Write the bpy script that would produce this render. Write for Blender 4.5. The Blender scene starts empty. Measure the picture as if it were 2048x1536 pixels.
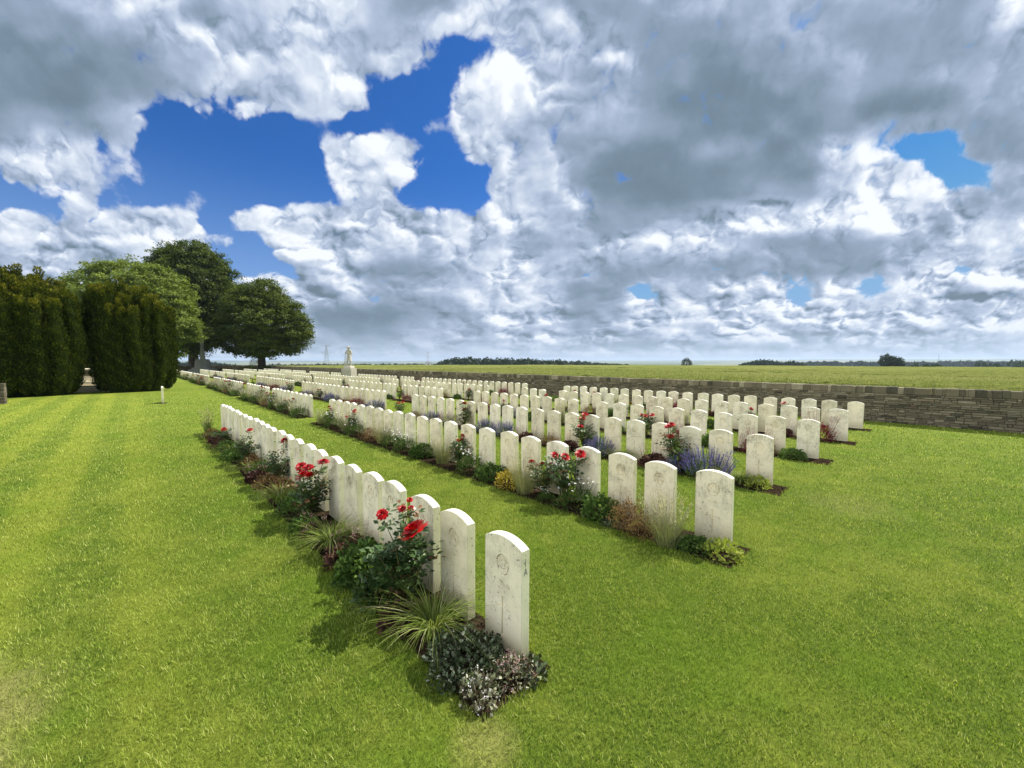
import bpy, math, random
import numpy as np
from mathutils import Vector, Matrix, Euler

random.seed(7)
rng = np.random.default_rng(7)
scene = bpy.context.scene
COL = scene.collection
R = math.radians

# ------------------------------------------------------------------ camera
CAM_H = 2.03
cam_d = bpy.data.cameras.new("camera")
cam_d.sensor_fit = 'HORIZONTAL'
cam_d.angle = 2 * math.atan(1024 / 800)
cam_d.clip_start = 0.05
cam_d.clip_end = 30000
cam = bpy.data.objects.new("camera", cam_d)
COL.objects.link(cam)
cam.location = (0, 0, CAM_H)
cam.rotation_euler = (R(90 - 3.29), 0, 0)
scene.camera = cam

# ------------------------------------------------------------------ light
SUN_EL, SUN_AZ = 51.0, 56.0            # azimuth clockwise from +Y
sun_d = bpy.data.lights.new("sun", 'SUN')
sun_d.energy = 5.0
sun_d.angle = R(0.6)
sun_d.color = (1.0, 0.955, 0.87)
sun = bpy.data.objects.new("sun", sun_d)
COL.objects.link(sun)
sd = Vector((math.sin(R(SUN_AZ)) * math.cos(R(SUN_EL)), math.cos(R(SUN_AZ)) * math.cos(R(SUN_EL)), math.sin(R(SUN_EL))))
sun.rotation_euler = sd.to_track_quat('Z', 'Y').to_euler()

scene.view_settings.view_transform = 'Standard'
scene.view_settings.look = 'None'
scene.view_settings.exposure = 0.62
scene.view_settings.gamma = 1.0

# ------------------------------------------------------------------ world: nishita sky with a layer of cumulus
# cover and tone of the cloud deck by direction: a row per elevation, a column per bearing
SKY = [
 "55676876788765577666656769767878",
 "55566875778765587655566676666569",
 "44556678878866887876555666555568",
 "44455567878887.,8878554556655566",
 "444455687788,..88766554455655666",
 "4444556,8788...88866544445544566",
 "55556,....,...,88666554454567655",
 "6788,......898.8775444554599..55",
 ".788,......888..7854444444788.,6",
 "..,7,.,....,8.,.8785444455799956",
 "7878778.888877888765557999998698",
 "7887788,.8878787667788876555667,",
 "7777777..,77556787655555655568,8",
 "66666677787766678755,8788,8.,867",
 "666666677844456687568868,8878868",
 "77777777775556667867686876787778",
 "77777777777777777777777777777777",
]
for r_ in SKY:
    assert len(r_) == 32, (r_, len(r_))
world = bpy.data.worlds.new("World")
scene.world = world
world.use_nodes = True
nt = world.node_tree
for n in list(nt.nodes):
    nt.nodes.remove(n)

class NB:
    """tiny helper for node maths"""
    def __init__(s, tree): s.t = tree
    def n(s, typ, **k):
        nd = s.t.nodes.new(typ)
        for a, v in k.items(): setattr(nd, a, v)
        return nd
    def put(s, sock, v):
        if hasattr(v, 'is_output') or isinstance(v, bpy.types.NodeSocket): s.t.links.new(v, sock)
        else: sock.default_value = v
    def m(s, op, a, b=0.0, c=0.0, clamp=False):
        nd = s.n('ShaderNodeMath', operation=op, use_clamp=clamp)
        s.put(nd.inputs[0], a); s.put(nd.inputs[1], b)
        if op in ('MULTIPLY_ADD', 'COMPARE', 'SMOOTH_MIN', 'SMOOTH_MAX'): s.put(nd.inputs[2], c)
        return nd.outputs[0]
    def vec(s, x, y, z):
        nd = s.n('ShaderNodeCombineXYZ')
        s.put(nd.inputs[0], x); s.put(nd.inputs[1], y); s.put(nd.inputs[2], z)
        return nd.outputs[0]
    def vm(s, op, a, b=None, scale=None):
        nd = s.n('ShaderNodeVectorMath', operation=op)
        s.put(nd.inputs[0], a)
        if b is not None: s.put(nd.inputs[1], b)
        if scale is not None: s.put(nd.inputs['Scale'], scale)
        return nd.outputs[0]
    def sep(s, v):
        nd = s.n('ShaderNodeSeparateXYZ'); s.put(nd.inputs[0], v); return nd.outputs
    def noise(s, v, scale, detail=4, rough=0.55, dim='2D', lac=2.0):
        nd = s.n('ShaderNodeTexNoise', noise_dimensions=dim)
        if v is not None: s.put(nd.inputs['Vector'], v)
        nd.inputs['Scale'].default_value = scale
        nd.inputs['Detail'].default_value = detail
        nd.inputs['Roughness'].default_value = rough
        nd.inputs['Lacunarity'].default_value = lac
        return nd.outputs
    def smooth(s, v, lo, hi, a=0.0, b=1.0):
        nd = s.n('ShaderNodeMapRange', interpolation_type='SMOOTHSTEP')
        s.put(nd.inputs[0], v)
        for i, x in enumerate((lo, hi, a, b)): nd.inputs[i + 1].default_value = x
        return nd.outputs[0]
    def lin(s, v, lo, hi, a=0.0, b=1.0):
        nd = s.n('ShaderNodeMapRange')
        s.put(nd.inputs[0], v)
        for i, x in enumerate((lo, hi, a, b)): nd.inputs[i + 1].default_value = x
        return nd.outputs[0]
    def mix(s, f, a, b, blend='MIX'):
        nd = s.n('ShaderNodeMix', data_type='RGBA', blend_type=blend)
        s.put(nd.inputs[0], f)
        s.put(nd.inputs[6], a if not isinstance(a, tuple) or len(a) == 4 else (*a, 1))
        s.put(nd.inputs[7], b if not isinstance(b, tuple) or len(b) == 4 else (*b, 1))
        return nd.outputs[2]
    def ramp(s, v, stops, interp='LINEAR'):
        nd = s.n('ShaderNodeValToRGB')
        cr = nd.color_ramp; cr.interpolation = interp
        while len(cr.elements) > 1: cr.elements.remove(cr.elements[-1])
        cr.elements[0].position = stops[0][0]; cr.elements[0].color = stops[0][1]
        for p, c in stops[1:]:
            e = cr.elements.new(p); e.color = c
        s.put(nd.inputs[0], v)
        return nd.outputs[0]

def build_world():
    B = NB(nt)
    tc = B.n('ShaderNodeTexCoord')
    dx, dy, dz = B.sep(tc.outputs['Generated'])
    dyc = B.m('MAXIMUM', dy, 0.12)
    U = B.m('DIVIDE', dx, dyc)
    W = B.m('DIVIDE', dz, dyc)
    Wp = B.m('MAXIMUM', B.m('DIVIDE', dz, B.m('MAXIMUM', dy, 0.12)), -0.02)
    den = B.m('MULTIPLY_ADD', Wp, 0.75, 0.42)
    qy = B.m('MULTIPLY', B.m('LOGARITHM', B.m('ADD', Wp, 0.25), math.e), -1.5)
    q = B.vec(B.m('MULTIPLY', U, B.m('MULTIPLY_ADD', Wp, -0.7, 2.3)), qy, 0.0)
    # puffy warp
    wn = B.noise(q, 1.5, 7, 0.6)
    wv = B.vm('SUBTRACT', wn['Color'], (0.5, 0.5, 0.5))
    wx, wy, wz = B.sep(wv)
    amp = B.m('MULTIPLY_ADD', Wp, 0.20, 0.045)
    Uw = B.m('MULTIPLY_ADD', wx, B.m('MULTIPLY', amp, 1.3), U)
    Ww = B.m('MULTIPLY_ADD', wy, B.m('MULTIPLY', amp, 0.8), W)
    # table lookup
    tU = B.m('MULTIPLY_ADD', Uw, 800 / 2048, 0.5)          # px/2048
    tY = B.m('MULTIPLY_ADD', Ww, -800.0 / 45.0, 722.0 / 45.0)
    acc = None
    for i, row in enumerate(SKY):
        stops = []
        for k, ch in enumerate(row):
            if ch == '.': c = (0.0, 0.80, 0, 1)
            elif ch == ',': c = (0.42, 0.80, 0, 1)
            else: c = (1.0, int(ch) / 9.0, 0, 1)
            stops.append((k * 64 / 2048, c))
        col = B.ramp(tU, stops, 'EASE')
        w = B.m('SUBTRACT', 1.0, B.m('ABSOLUTE', B.m('SUBTRACT', tY, float(i))), clamp=True)
        if i == 0: w = B.m('SUBTRACT', 1.0, B.m('SUBTRACT', tY, 0.0), clamp=True)
        if i == 16: w = B.m('SUBTRACT', tY, 15.0, clamp=True)
        w = B.smooth(w, 0, 1)
        v = B.vm('SCALE', col, scale=w)
        acc = v if acc is None else B.vm('ADD', acc, v)
    cov, tone, _ = B.sep(acc)
    # outside the mapped part of the sky: unseen broken cumulus, brightened as fill
    inside = B.smooth(dy, 0.30, 0.42)
    gq = B.vm('SCALE', B.vec(B.m('DIVIDE', dx, B.m('ADD', B.m('ABSOLUTE', dz), 0.25)), B.m('DIVIDE', dy, B.m('ADD', B.m('ABSOLUTE', dz), 0.25)), 0.0), scale=1.0)
    gen = B.noise(gq, 1.3, 6, 0.6)
    gcov = B.smooth(gen['Fac'], 0.38, 0.6)
    def lerp(a, b, t): return B.m('MULTIPLY_ADD', B.m('SUBTRACT', b, a), t, a)
    cov = lerp(gcov, cov, inside)
    tone = lerp(B.m('MULTIPLY_ADD', gen['Fac'], -0.5, 1.15), tone, inside)
    qq = B.n('ShaderNodeMix', data_type='VECTOR')
    B.put(qq.inputs[0], inside); B.put(qq.inputs[4], gq); B.put(qq.inputs[5], q)
    Q = qq.outputs[1]
    # billowed noise, sampled twice for light from the upper right
    near = B.smooth(Wp, 0.10, 0.55)                     # 0 low in the sky, 1 overhead
    fine = B.noise(Q, 2.1, 11, 0.60)['Fac']
    lo1 = B.noise(Q, 2.6, 4.0, 0.55)['Fac']
    lo2 = B.noise(B.vm('ADD', Q, (0.040, -0.070, 0.0)), 2.6, 4.0, 0.55)['Fac']
    wq = B.vm('ADD', Q, B.vm('SCALE', B.vm('SUBTRACT', B.noise(Q, 9, 2, 0.5)['Color'], (0.5, 0.5, 0.5)), scale=0.09))
    def vor(v, sc):
        nd = B.n('ShaderNodeTexVoronoi', feature='F1', voronoi_dimensions='2D')
        B.put(nd.inputs['Vector'], v)
        nd.inputs['Scale'].default_value = sc
        return B.m('SUBTRACT', 0.45, nd.outputs['Distance'])
    v1 = vor(wq, 4.4); v2 = vor(wq, 10.0)
    def bil(v, sc, det):
        nd = B.n('ShaderNodeTexNoise', noise_dimensions='2D', noise_type='RIDGED_MULTIFRACTAL', normalize=True)
        B.put(nd.inputs['Vector'], v)
        nd.inputs['Scale'].default_value = sc; nd.inputs['Detail'].default_value = det
        nd.inputs['Roughness'].default_value = 0.62; nd.inputs['Offset'].default_value = 0.95; nd.inputs['Gain'].default_value = 1.6
        return B.m('SUBTRACT', 0.5, nd.outputs['Fac'])
    b1 = bil(wq, 2.6, 6.0)
    b1s = bil(B.vm('ADD', wq, (0.022, -0.034, 0.0)), 2.6, 4.0)
    puff = B.m('MULTIPLY_ADD', v2, 0.5, v1)
    wqs = B.vm('ADD', wq, (0.025, -0.045, 0.0))
    v1b = vor(wqs, 4.4)
    fd = B.m('SUBTRACT', fine, 0.5)
    dens = B.m('ADD', B.m('MULTIPLY', cov, 1.64), B.m('MULTIPLY', fd, 2.4))
    dens = B.m('MULTIPLY_ADD', puff, 0.25, dens)
    dens = B.m('MULTIPLY_ADD', b1, 0.45, dens)
    wide = B.m('MULTIPLY_ADD', near, 0.40, 0.72)
    mask = B.n('ShaderNodeMapRange', interpolation_type='SMOOTHSTEP')
    B.put(mask.inputs[0], dens); mask.inputs[1].default_value = 0.38; B.put(mask.inputs[2], wide)
    mask = mask.outputs[0]
    emb = B.m('SUBTRACT', lo1, lo2)
    bright = B.m('MULTIPLY', B.smooth(tone, 0.50, 0.86, 0.10, 1.0), B.m('MULTIPLY_ADD', near, -0.38, 1.0))
    t = B.m('MULTIPLY_ADD', B.m('MULTIPLY', emb, bright), 1.1, tone)
    t = B.m('MULTIPLY_ADD', B.m('MULTIPLY', B.m('SUBTRACT', v1, v1b), bright), 0.30, t)
    t = B.m('MULTIPLY_ADD', B.m('MULTIPLY', B.m('SUBTRACT', b1, b1s), bright), 0.36, t)
    t = B.m('MULTIPLY_ADD', fd, 0.30, t)
    t = B.m('MULTIPLY_ADD', b1, B.m('MULTIPLY', bright, 0.10), t)
    rim = B.m('MULTIPLY', B.smooth(dens, 0.5, 1.2, 1.0, 0.0), 0.12)
    t = B.m('ADD', t, rim)
    t = B.m('MINIMUM', B.m('MAXIMUM', t, 0.38), 1.02)
    # tone (display-like) -> linear radiance, x10 because the background runs at 0.1
    cc = B.ramp(B.m('MULTIPLY', t, 0.9), [
        (0.30, (0.12, 0.175, 0.225, 1)), (0.42, (0.17, 0.24, 0.31, 1)), (0.55, (0.28, 0.36, 0.48, 1)),
        (0.68, (0.42, 0.50, 0.65, 1)), (0.80, (0.62, 0.69, 0.80, 1)), (0.93, (0.88, 0.91, 0.96, 1))])
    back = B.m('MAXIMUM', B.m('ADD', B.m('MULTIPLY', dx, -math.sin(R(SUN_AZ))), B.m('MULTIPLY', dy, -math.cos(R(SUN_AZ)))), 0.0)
    gain = lerp(B.m('MULTIPLY_ADD', back, 24.0, 10.0), 7.3, inside)  # unseen sky opposite the sun: brightness added to lift shaded headstone faces
    cc = B.mix(inside, B.vm('MULTIPLY', cc, (1.08, 1.0, 0.84)), cc)
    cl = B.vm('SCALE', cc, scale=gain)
    sky = B.n('ShaderNodeTexSky', sky_type='NISHITA')
    sky.sun_disc = False
    sky.sun_elevation = R(SUN_EL)
    sky.sun_rotation = R(SUN_AZ)
    sky.altitude = 100
    sky.air_density = 1.0; sky.dust_density = 0.6; sky.ozone_density = 2.0
    blue = B.vm('MULTIPLY', sky.outputs[0], (0.12, 0.40, 0.80))
    blue = B.vm('MINIMUM', blue, (1.35, 2.35, 4.6))
    blue = B.mix(B.smooth(dz, 0.02, 0.42, 0.62, 0.0), blue, (2.4, 3.5, 5.2))
    c = B.mix(mask, blue, cl)
    # pale band of air low down
    low = B.smooth(dz, 0.0, 0.075, 0.75, 0.0)
    c = B.mix(low, c, (3.4, 4.2, 5.2))
    bg = B.n('ShaderNodeBackground')
    B.put(bg.inputs[0], c)
    bg.inputs[1].default_value = 0.1
    out = B.n('ShaderNodeOutputWorld')
    nt.links.new(bg.outputs[0], out.inputs[0])
build_world()
#@@GEOM

# ------------------------------------------------------------------ frames and helpers
F = 800.0
TH = math.atan2(762, F)
S_, C_ = math.sin(TH), math.cos(TH)
GZ = math.atan2(-C_, S_)          # local +x runs towards the near end of a row, local +y to the back of a stone
def P(a, b, z=0.0):
    """a metres along the rows away from the camera, b metres across them"""
    return (-S_ * a + C_ * b, C_ * a + S_ * b, z)
def ab_of(x, y): return (-S_ * x + C_ * y, C_ * x + S_ * y)
def Parr(a, b, z):
    return np.stack([-S_ * a + C_ * b, C_ * a + S_ * b, z], -1)
def aim(px, dist, z=0.0):
    """a point at the given forward distance on the bearing of a column of the view"""
    return ((px - 1024) / F * dist, dist, z)

def set_label(o, label=None, cat=None, group=None, kind=None):
    if label: o['label'] = label
    if cat: o['category'] = cat
    if group: o['group'] = group
    if kind: o['kind'] = kind
    return o

def link(o, parent=None):
    COL.objects.link(o)
    if parent is not None: o.parent = parent
    return o

def empty(name, loc, rz=0.0, s=1.0):
    o = bpy.data.objects.new(name, None)
    o.empty_display_size = 0.2
    o.location = loc; o.rotation_euler = (0, 0, rz); o.scale = (s, s, s)
    return link(o)

def copy_tree(root):
    c = root.copy(); COL.objects.link(c)
    for ch in root.children:
        d = ch.copy(); COL.objects.link(d); d.parent = c
        for g in ch.children:
            e = g.copy(); COL.objects.link(e); e.parent = d
    return c

class Geo:
    """collects polygons of 3 or 4 corners with a per-vertex tint and a material slot"""
    def __init__(s): s.V = []; s.T = []; s.Q = []; s.n = 0
    def add(s, V, faces, tint=0.5, mat=0, smooth=False):
        V = np.asarray(V, float).reshape(-1, 3)
        faces = np.asarray(faces, int)
        s.V.append(V)
        s.T.append(np.full(len(V), tint) if np.isscalar(tint) else np.asarray(tint, float))
        s.Q.append((faces + s.n, mat, smooth)); s.n += len(V)
    def mesh(s, name, mats):
        V = np.concatenate(s.V); T = np.concatenate(s.T)
        me = bpy.data.meshes.new(name)
        loops = np.concatenate([f.reshape(-1) for f, _, _ in s.Q])
        tot = np.concatenate([np.full(len(f), f.shape[1]) for f, _, _ in s.Q])
        mi = np.concatenate([np.full(len(f), m) for f, m, _ in s.Q])
        sm = np.concatenate([np.full(len(f), k) for f, _, k in s.Q])
        start = np.concatenate([[0], np.cumsum(tot)[:-1]])
        me.vertices.add(len(V)); me.vertices.foreach_set('co', V.astype(np.float32).ravel())
        me.loops.add(len(loops)); me.loops.foreach_set('vertex_index', loops.astype(np.int32))
        me.polygons.add(len(tot))
        me.polygons.foreach_set('loop_start', start.astype(np.int32))
        me.polygons.foreach_set('loop_total', tot.astype(np.int32))
        me.polygons.foreach_set('material_index', mi.astype(np.int32))
        me.polygons.foreach_set('use_smooth', sm.astype(bool))
        for m in mats: me.materials.append(m)
        at = me.attributes.new('tint', 'FLOAT', 'POINT')
        at.data.foreach_set('value', T.astype(np.float32))
        me.update(calc_edges=True)
        return me
    def obj(s, name, mats, parent=None):
        if not isinstance(mats, (list, tuple)): mats = [mats]
        o = bpy.data.objects.new(name, s.mesh(name, mats))
        return link(o, parent)

def box(g, c, size, tint=0.5, mat=0, rz=0.0, taper=1.0, bev=0.0):
    """a chamfered box: c is the middle of its bottom face"""
    sx, sy, sz = size[0] / 2, size[1] / 2, size[2]
    def ring(x, y, z): return [(-x, -y, z), (x, -y, z), (x, y, z), (-x, y, z)]
    if bev > 0:
        rings = [ring(sx - bev, sy - bev, 0), ring(sx, sy, bev), ring(sx * taper, sy * taper, sz - bev), ring(sx * taper - bev, sy * taper - bev, sz)]
    else:
        rings = [ring(sx, sy, 0), ring(sx * taper, sy * taper, sz)]
    V = np.array([v for r in rings for v in r], float)
    F_ = []
    for k in range(len(rings) - 1):
        for i in range(4):
            j = (i + 1) % 4
            F_.append((k * 4 + i, k * 4 + j, k * 4 + 4 + j, k * 4 + 4 + i))
    F_.append((3, 2, 1, 0)); n = (len(rings) - 1) * 4
    F_.append((n, n + 1, n + 2, n + 3))
    cr, sr = math.cos(rz), math.sin(rz)
    V = np.stack([V[:, 0] * cr - V[:, 1] * sr + c[0], V[:, 0] * sr + V[:, 1] * cr + c[1], V[:, 2] + c[2]], 1)
    g.add(V, F_, tint, mat)

def tube(g, pts, rad, sides=6, tint=0.5, mat=0, smooth=True, cap=True):
    pts = [Vector(p) for p in pts]
    V = []
    for i, p in enumerate(pts):
        d = (pts[min(i + 1, len(pts) - 1)] - pts[max(i - 1, 0)])
        if d.length < 1e-9: d = Vector((0, 0, 1))
        d.normalize()
        u = d.cross(Vector((0, 1, 0))) if abs(d.y) < 0.9 else d.cross(Vector((1, 0, 0)))
        u.normalize(); w = d.cross(u)
        r = rad[i] if hasattr(rad, '__len__') else rad
        for k in range(sides):
            t = 2 * math.pi * k / sides
            V.append(p + (u * math.cos(t) + w * math.sin(t)) * r)
    Fq = []
    for i in range(len(pts) - 1):
        for k in range(sides):
            j = (k + 1) % sides
            Fq.append((i * sides + k, (i + 1) * sides + k, (i + 1) * sides + j, i * sides + j))
    g.add([tuple(v) for v in V], Fq, tint, mat, smooth)
    if cap and sides in (4, 6, 8):
        n = (len(pts) - 1) * sides
        tv = [tuple(v) for v in V[n:]]
        if sides == 4: g.add(tv, [(3, 2, 1, 0)], tint, mat)
        elif sides == 6: g.add(tv, [(3, 2, 1, 0), (5, 4, 3, 0)], tint, mat)
        else: g.add(tv, [(3, 2, 1, 0), (7, 4, 3, 0), (7, 6, 5, 4)], tint, mat)

def norm(v): return v / np.maximum(np.linalg.norm(v, axis=-1, keepdims=True), 1e-9)
def rdir(n):
    v = rng.normal(size=(n, 3)); return norm(v)

def leaves(g, C, D, N, ln, wd, tint=0.5, mat=0, fold=0.0):
    """pointed leaf blades: one four-cornered face each"""
    n = len(C)
    ln = np.broadcast_to(np.asarray(ln, float), (n,))[:, None]; wd = np.broadcast_to(np.asarray(wd, float), (n,))[:, None]
    D = norm(D); Sd = norm(np.cross(D, N)); Nn = np.cross(Sd, D)
    m = C + D * ln * 0.45
    V = np.stack([C, m + Sd * wd * 0.5 + Nn * fold * wd, C + D * ln - Nn * fold * wd * 0.5, m - Sd * wd * 0.5 + Nn * fold * wd], 1).reshape(-1, 3)
    Q = np.arange(n * 4).reshape(-1, 4)
    t = np.repeat(np.broadcast_to(np.asarray(tint, float), (n,)), 4)
    g.add(V, Q, t, mat)

def blades(g, B, az, lean, h, wd, tint=0.5, mat=0, seg=3, droop=0.0):
    """grass blades: tapering strips rising from B, leaning along az"""
    n = len(B)
    az = np.broadcast_to(az, (n,)); lean = np.broadcast_to(lean, (n,)); h = np.broadcast_to(h, (n,)); wd = np.broadcast_to(wd, (n,))
    droop = np.broadcast_to(droop, (n,))
    out = np.stack([np.cos(az), np.sin(az), 0 * az], 1)
    sw = az + rng.uniform(-0.9, 0.9, n)
    side = np.stack([-np.sin(sw), np.cos(sw), 0 * az], 1)
    pts = []
    for k in range(seg + 1):
        t = k / seg
        c = B + out * (lean * h * t ** 1.7)[:, None]
        c[:, 2] += h * (t - droop * t ** 3)
        w = wd * (1 - 0.75 * t ** 1.5) * 0.5 if k < seg else wd * 0.06
        pts += [c + side * w[:, None], c - side * w[:, None]]
    V = np.stack(pts, 1).reshape(-1, 3)
    m = 2 * (seg + 1)
    base = (np.arange(n) * m)[:, None, None]
    q = np.array([[2 * k, 2 * k + 1, 2 * k + 3, 2 * k + 2] for k in range(seg)])[None]
    Q = (base + q).reshape(-1, 4)
    g.add(V, Q, np.repeat(np.broadcast_to(tint, (n,)), m), mat)

# ------------------------------------------------------------------ materials
def newmat(name):
    m = bpy.data.materials.new(name); m.use_nodes = True
    t = m.node_tree
    for n in list(t.nodes): t.nodes.remove(n)
    B = NB(t)
    out = B.n('ShaderNodeOutputMaterial')
    return m, B, out
def principled(B, col, rough=0.7, spec=0.3):
    p = B.n('ShaderNodeBsdfPrincipled')
    B.put(p.inputs['Base Color'], col if not isinstance(col, tuple) else (*col, 1))
    B.put(p.inputs['Roughness'], rough)
    p.inputs['Specular IOR Level'].default_value = spec
    return p
def attr(B, name='tint'):
    a = B.n('ShaderNodeAttribute'); a.attribute_name = name
    return a.outputs['Fac']
def c4(c): return (c[0], c[1], c[2], 1)

def leaf_mat(name, stops, transl=0.3, rough=0.6, spec=0.15):
    m, B, out = newmat(name)
    oi = B.n('ShaderNodeObjectInfo')
    v = B.m('MULTIPLY_ADD', B.m('SUBTRACT', oi.outputs['Random'], 0.5), 0.10, attr(B))
    col = B.ramp(v, [(p, c4(c)) for p, c in stops])
    p = principled(B, col, rough, spec)
    tr = B.n('ShaderNodeBsdfTranslucent')
    B.put(tr.inputs[0], B.mix(1.0, col, (1.25, 1.25, 0.7), 'MULTIPLY'))
    mx = B.n('ShaderNodeMixShader'); mx.inputs[0].default_value = transl
    B.t.links.new(p.outputs[0], mx.inputs[1]); B.t.links.new(tr.outputs[0], mx.inputs[2])
    B.t.links.new(mx.outputs[0], out.inputs[0])
    return m

def stone_mat(name, base, lichen, lich_amt, algae_amt, rough=0.85, scale=1.0):
    m, B, out = newmat(name)
    tc = B.n('ShaderNodeTexCoord'); oi = B.n('ShaderNodeObjectInfo')
    v = B.vm('ADD', tc.outputs['Object'], B.vm('SCALE', B.vec(1.0, 1.0, 1.0), scale=B.m('MULTIPLY', oi.outputs['Random'], 37.0)))
    x, y, z = B.sep(tc.outputs['Object'])
    big = B.noise(v, 5.0 * scale, 5, 0.65, '3D')['Fac']
    fine = B.noise(v, 55.0 * scale, 4, 0.6, '3D')['Fac']
    vs = B.vm('MULTIPLY', v, (1.0, 1.0, 0.22))
    streak = B.noise(vs, 60.0 * scale, 4, 0.65, '3D')['Fac']
    c = B.mix(B.smooth(big, 0.35, 0.7), base, tuple(k * 0.86 for k in base))
    c = B.mix(B.m('MULTIPLY', B.smooth(fine, 0.45, 0.75), 0.22), c, tuple(k * 0.62 for k in base))
    # grey-brown lichen, thicker near the head of each stone
    head = B.smooth(z, 0.25, 0.80, 0.35, 1.0)
    rnd = B.smooth(B.m('FRACT', B.m('MULTIPLY', oi.outputs['Random'], 7.31)), 0.0, 1.0, 0.35, 1.0)
    L = B.m('MULTIPLY', B.smooth(B.m('ADD', B.m('MULTIPLY', big, 0.55), B.m('MULTIPLY', streak, 0.45)), 0.46, 0.64), B.m('MULTIPLY', head, rnd))
    c = B.mix(B.m('MULTIPLY', L, lich_amt), c, lichen)
    spots = B.noise(v, 34.0 * scale, 2, 0.5, '3D')['Fac']
    c = B.mix(B.m('MULTIPLY', B.m('MULTIPLY', B.smooth(spots, 0.62, 0.68), B.smooth(big, 0.45, 0.6)), lich_amt), c, (0.17, 0.165, 0.14))
    foot = B.smooth(B.m('ADD', z, B.m('MULTIPLY', B.m('SUBTRACT', big, 0.5), 0.35)), 0.02, 0.30, 1.0, 0.0)
    c = B.mix(B.m('MULTIPLY', foot, algae_amt), c, (0.40, 0.36, 0.20))
    tone = B.ramp(B.m('FRACT', B.m('MULTIPLY', oi.outputs['Random'], 13.7)), [(0.0, (0.80, 0.79, 0.72, 1)), (0.25, (0.97, 0.95, 0.90, 1)), (0.5, (0.90, 0.885, 0.79, 1)), (0.75, (1.0, 1.0, 0.98, 1)), (1.0, (0.86, 0.87, 0.80, 1))])
    c = B.mix(1.0, c, tone, 'MULTIPLY')
    p = principled(B, c, rough, 0.25)
    bp = B.n('ShaderNodeBump'); bp.inputs['Strength'].default_value = 0.35; bp.inputs['Distance'].default_value = 0.003
    B.put(bp.inputs['Height'], B.m('ADD', fine, B.m('MULTIPLY', spots, 0.5)))
    B.t.links.new(bp.outputs[0], p.inputs['Normal'])
    B.t.links.new(p.outputs[0], out.inputs[0])
    return m

def plain_mat(name, col, rough=0.8, noise_amt=0.25, scale=6.0, spec=0.25, metal=0.0, tinted=False):
    m, B, out = newmat(name)
    tc = B.n('ShaderNodeTexCoord')
    f = B.noise(tc.outputs['Object'], scale, 5, 0.6, '3D')['Fac']
    dark = tuple(k * (1 - noise_amt * 1.6) for k in col); lite = tuple(min(1, k * (1 + noise_amt)) for k in col)
    c = B.mix(B.smooth(f, 0.3, 0.7), dark, lite)
    if tinted:
        c = B.mix(1.0, c, B.ramp(attr(B), [(0, (0.5, 0.5, 0.5, 1)), (0.5, (1, 1, 1, 1)), (1, (1.45, 1.4, 1.3, 1))]), 'MULTIPLY')
    p = principled(B, c, rough, spec); p.inputs['Metallic'].default_value = metal
    bp = B.n('ShaderNodeBump'); bp.inputs['Strength'].default_value = 0.4; bp.inputs['Distance'].default_value = 0.01
    B.put(bp.inputs['Height'], f); B.t.links.new(bp.outputs[0], p.inputs['Normal'])
    B.t.links.new(p.outputs[0], out.inputs[0])
    return m

BASE = (0.87, 0.79, 0.62)
M_stone = stone_mat('headstone_face', BASE, (0.36, 0.33, 0.24), 0.75, 0.55)
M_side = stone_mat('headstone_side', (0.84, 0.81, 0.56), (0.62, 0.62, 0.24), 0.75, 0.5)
M_top = stone_mat('headstone_top', (0.84, 0.81, 0.73), (0.50, 0.49, 0.44), 0.5, 0.0)
M_carve = plain_mat('carved_letter_shadow', (0.16, 0.145, 0.12), 0.95, 0.1)
M_memorial = stone_mat('memorial_stone', (0.80, 0.74, 0.60), (0.30, 0.29, 0.25), 0.45, 0.2, scale=0.4)
M_cross = stone_mat('cross_stone', (0.36, 0.36, 0.31), (0.22, 0.23, 0.19), 0.6, 0.3, scale=0.25)
M_bronze = plain_mat('bronze', (0.05, 0.06, 0.045), 0.5, 0.2, metal=0.6)
M_soil = plain_mat('soil', (0.030, 0.021, 0.013), 1.0, 0.5, 22.0, 0.0)
M_bark = plain_mat('bark', (0.07, 0.058, 0.042), 0.95, 0.4, 5.0)

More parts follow.
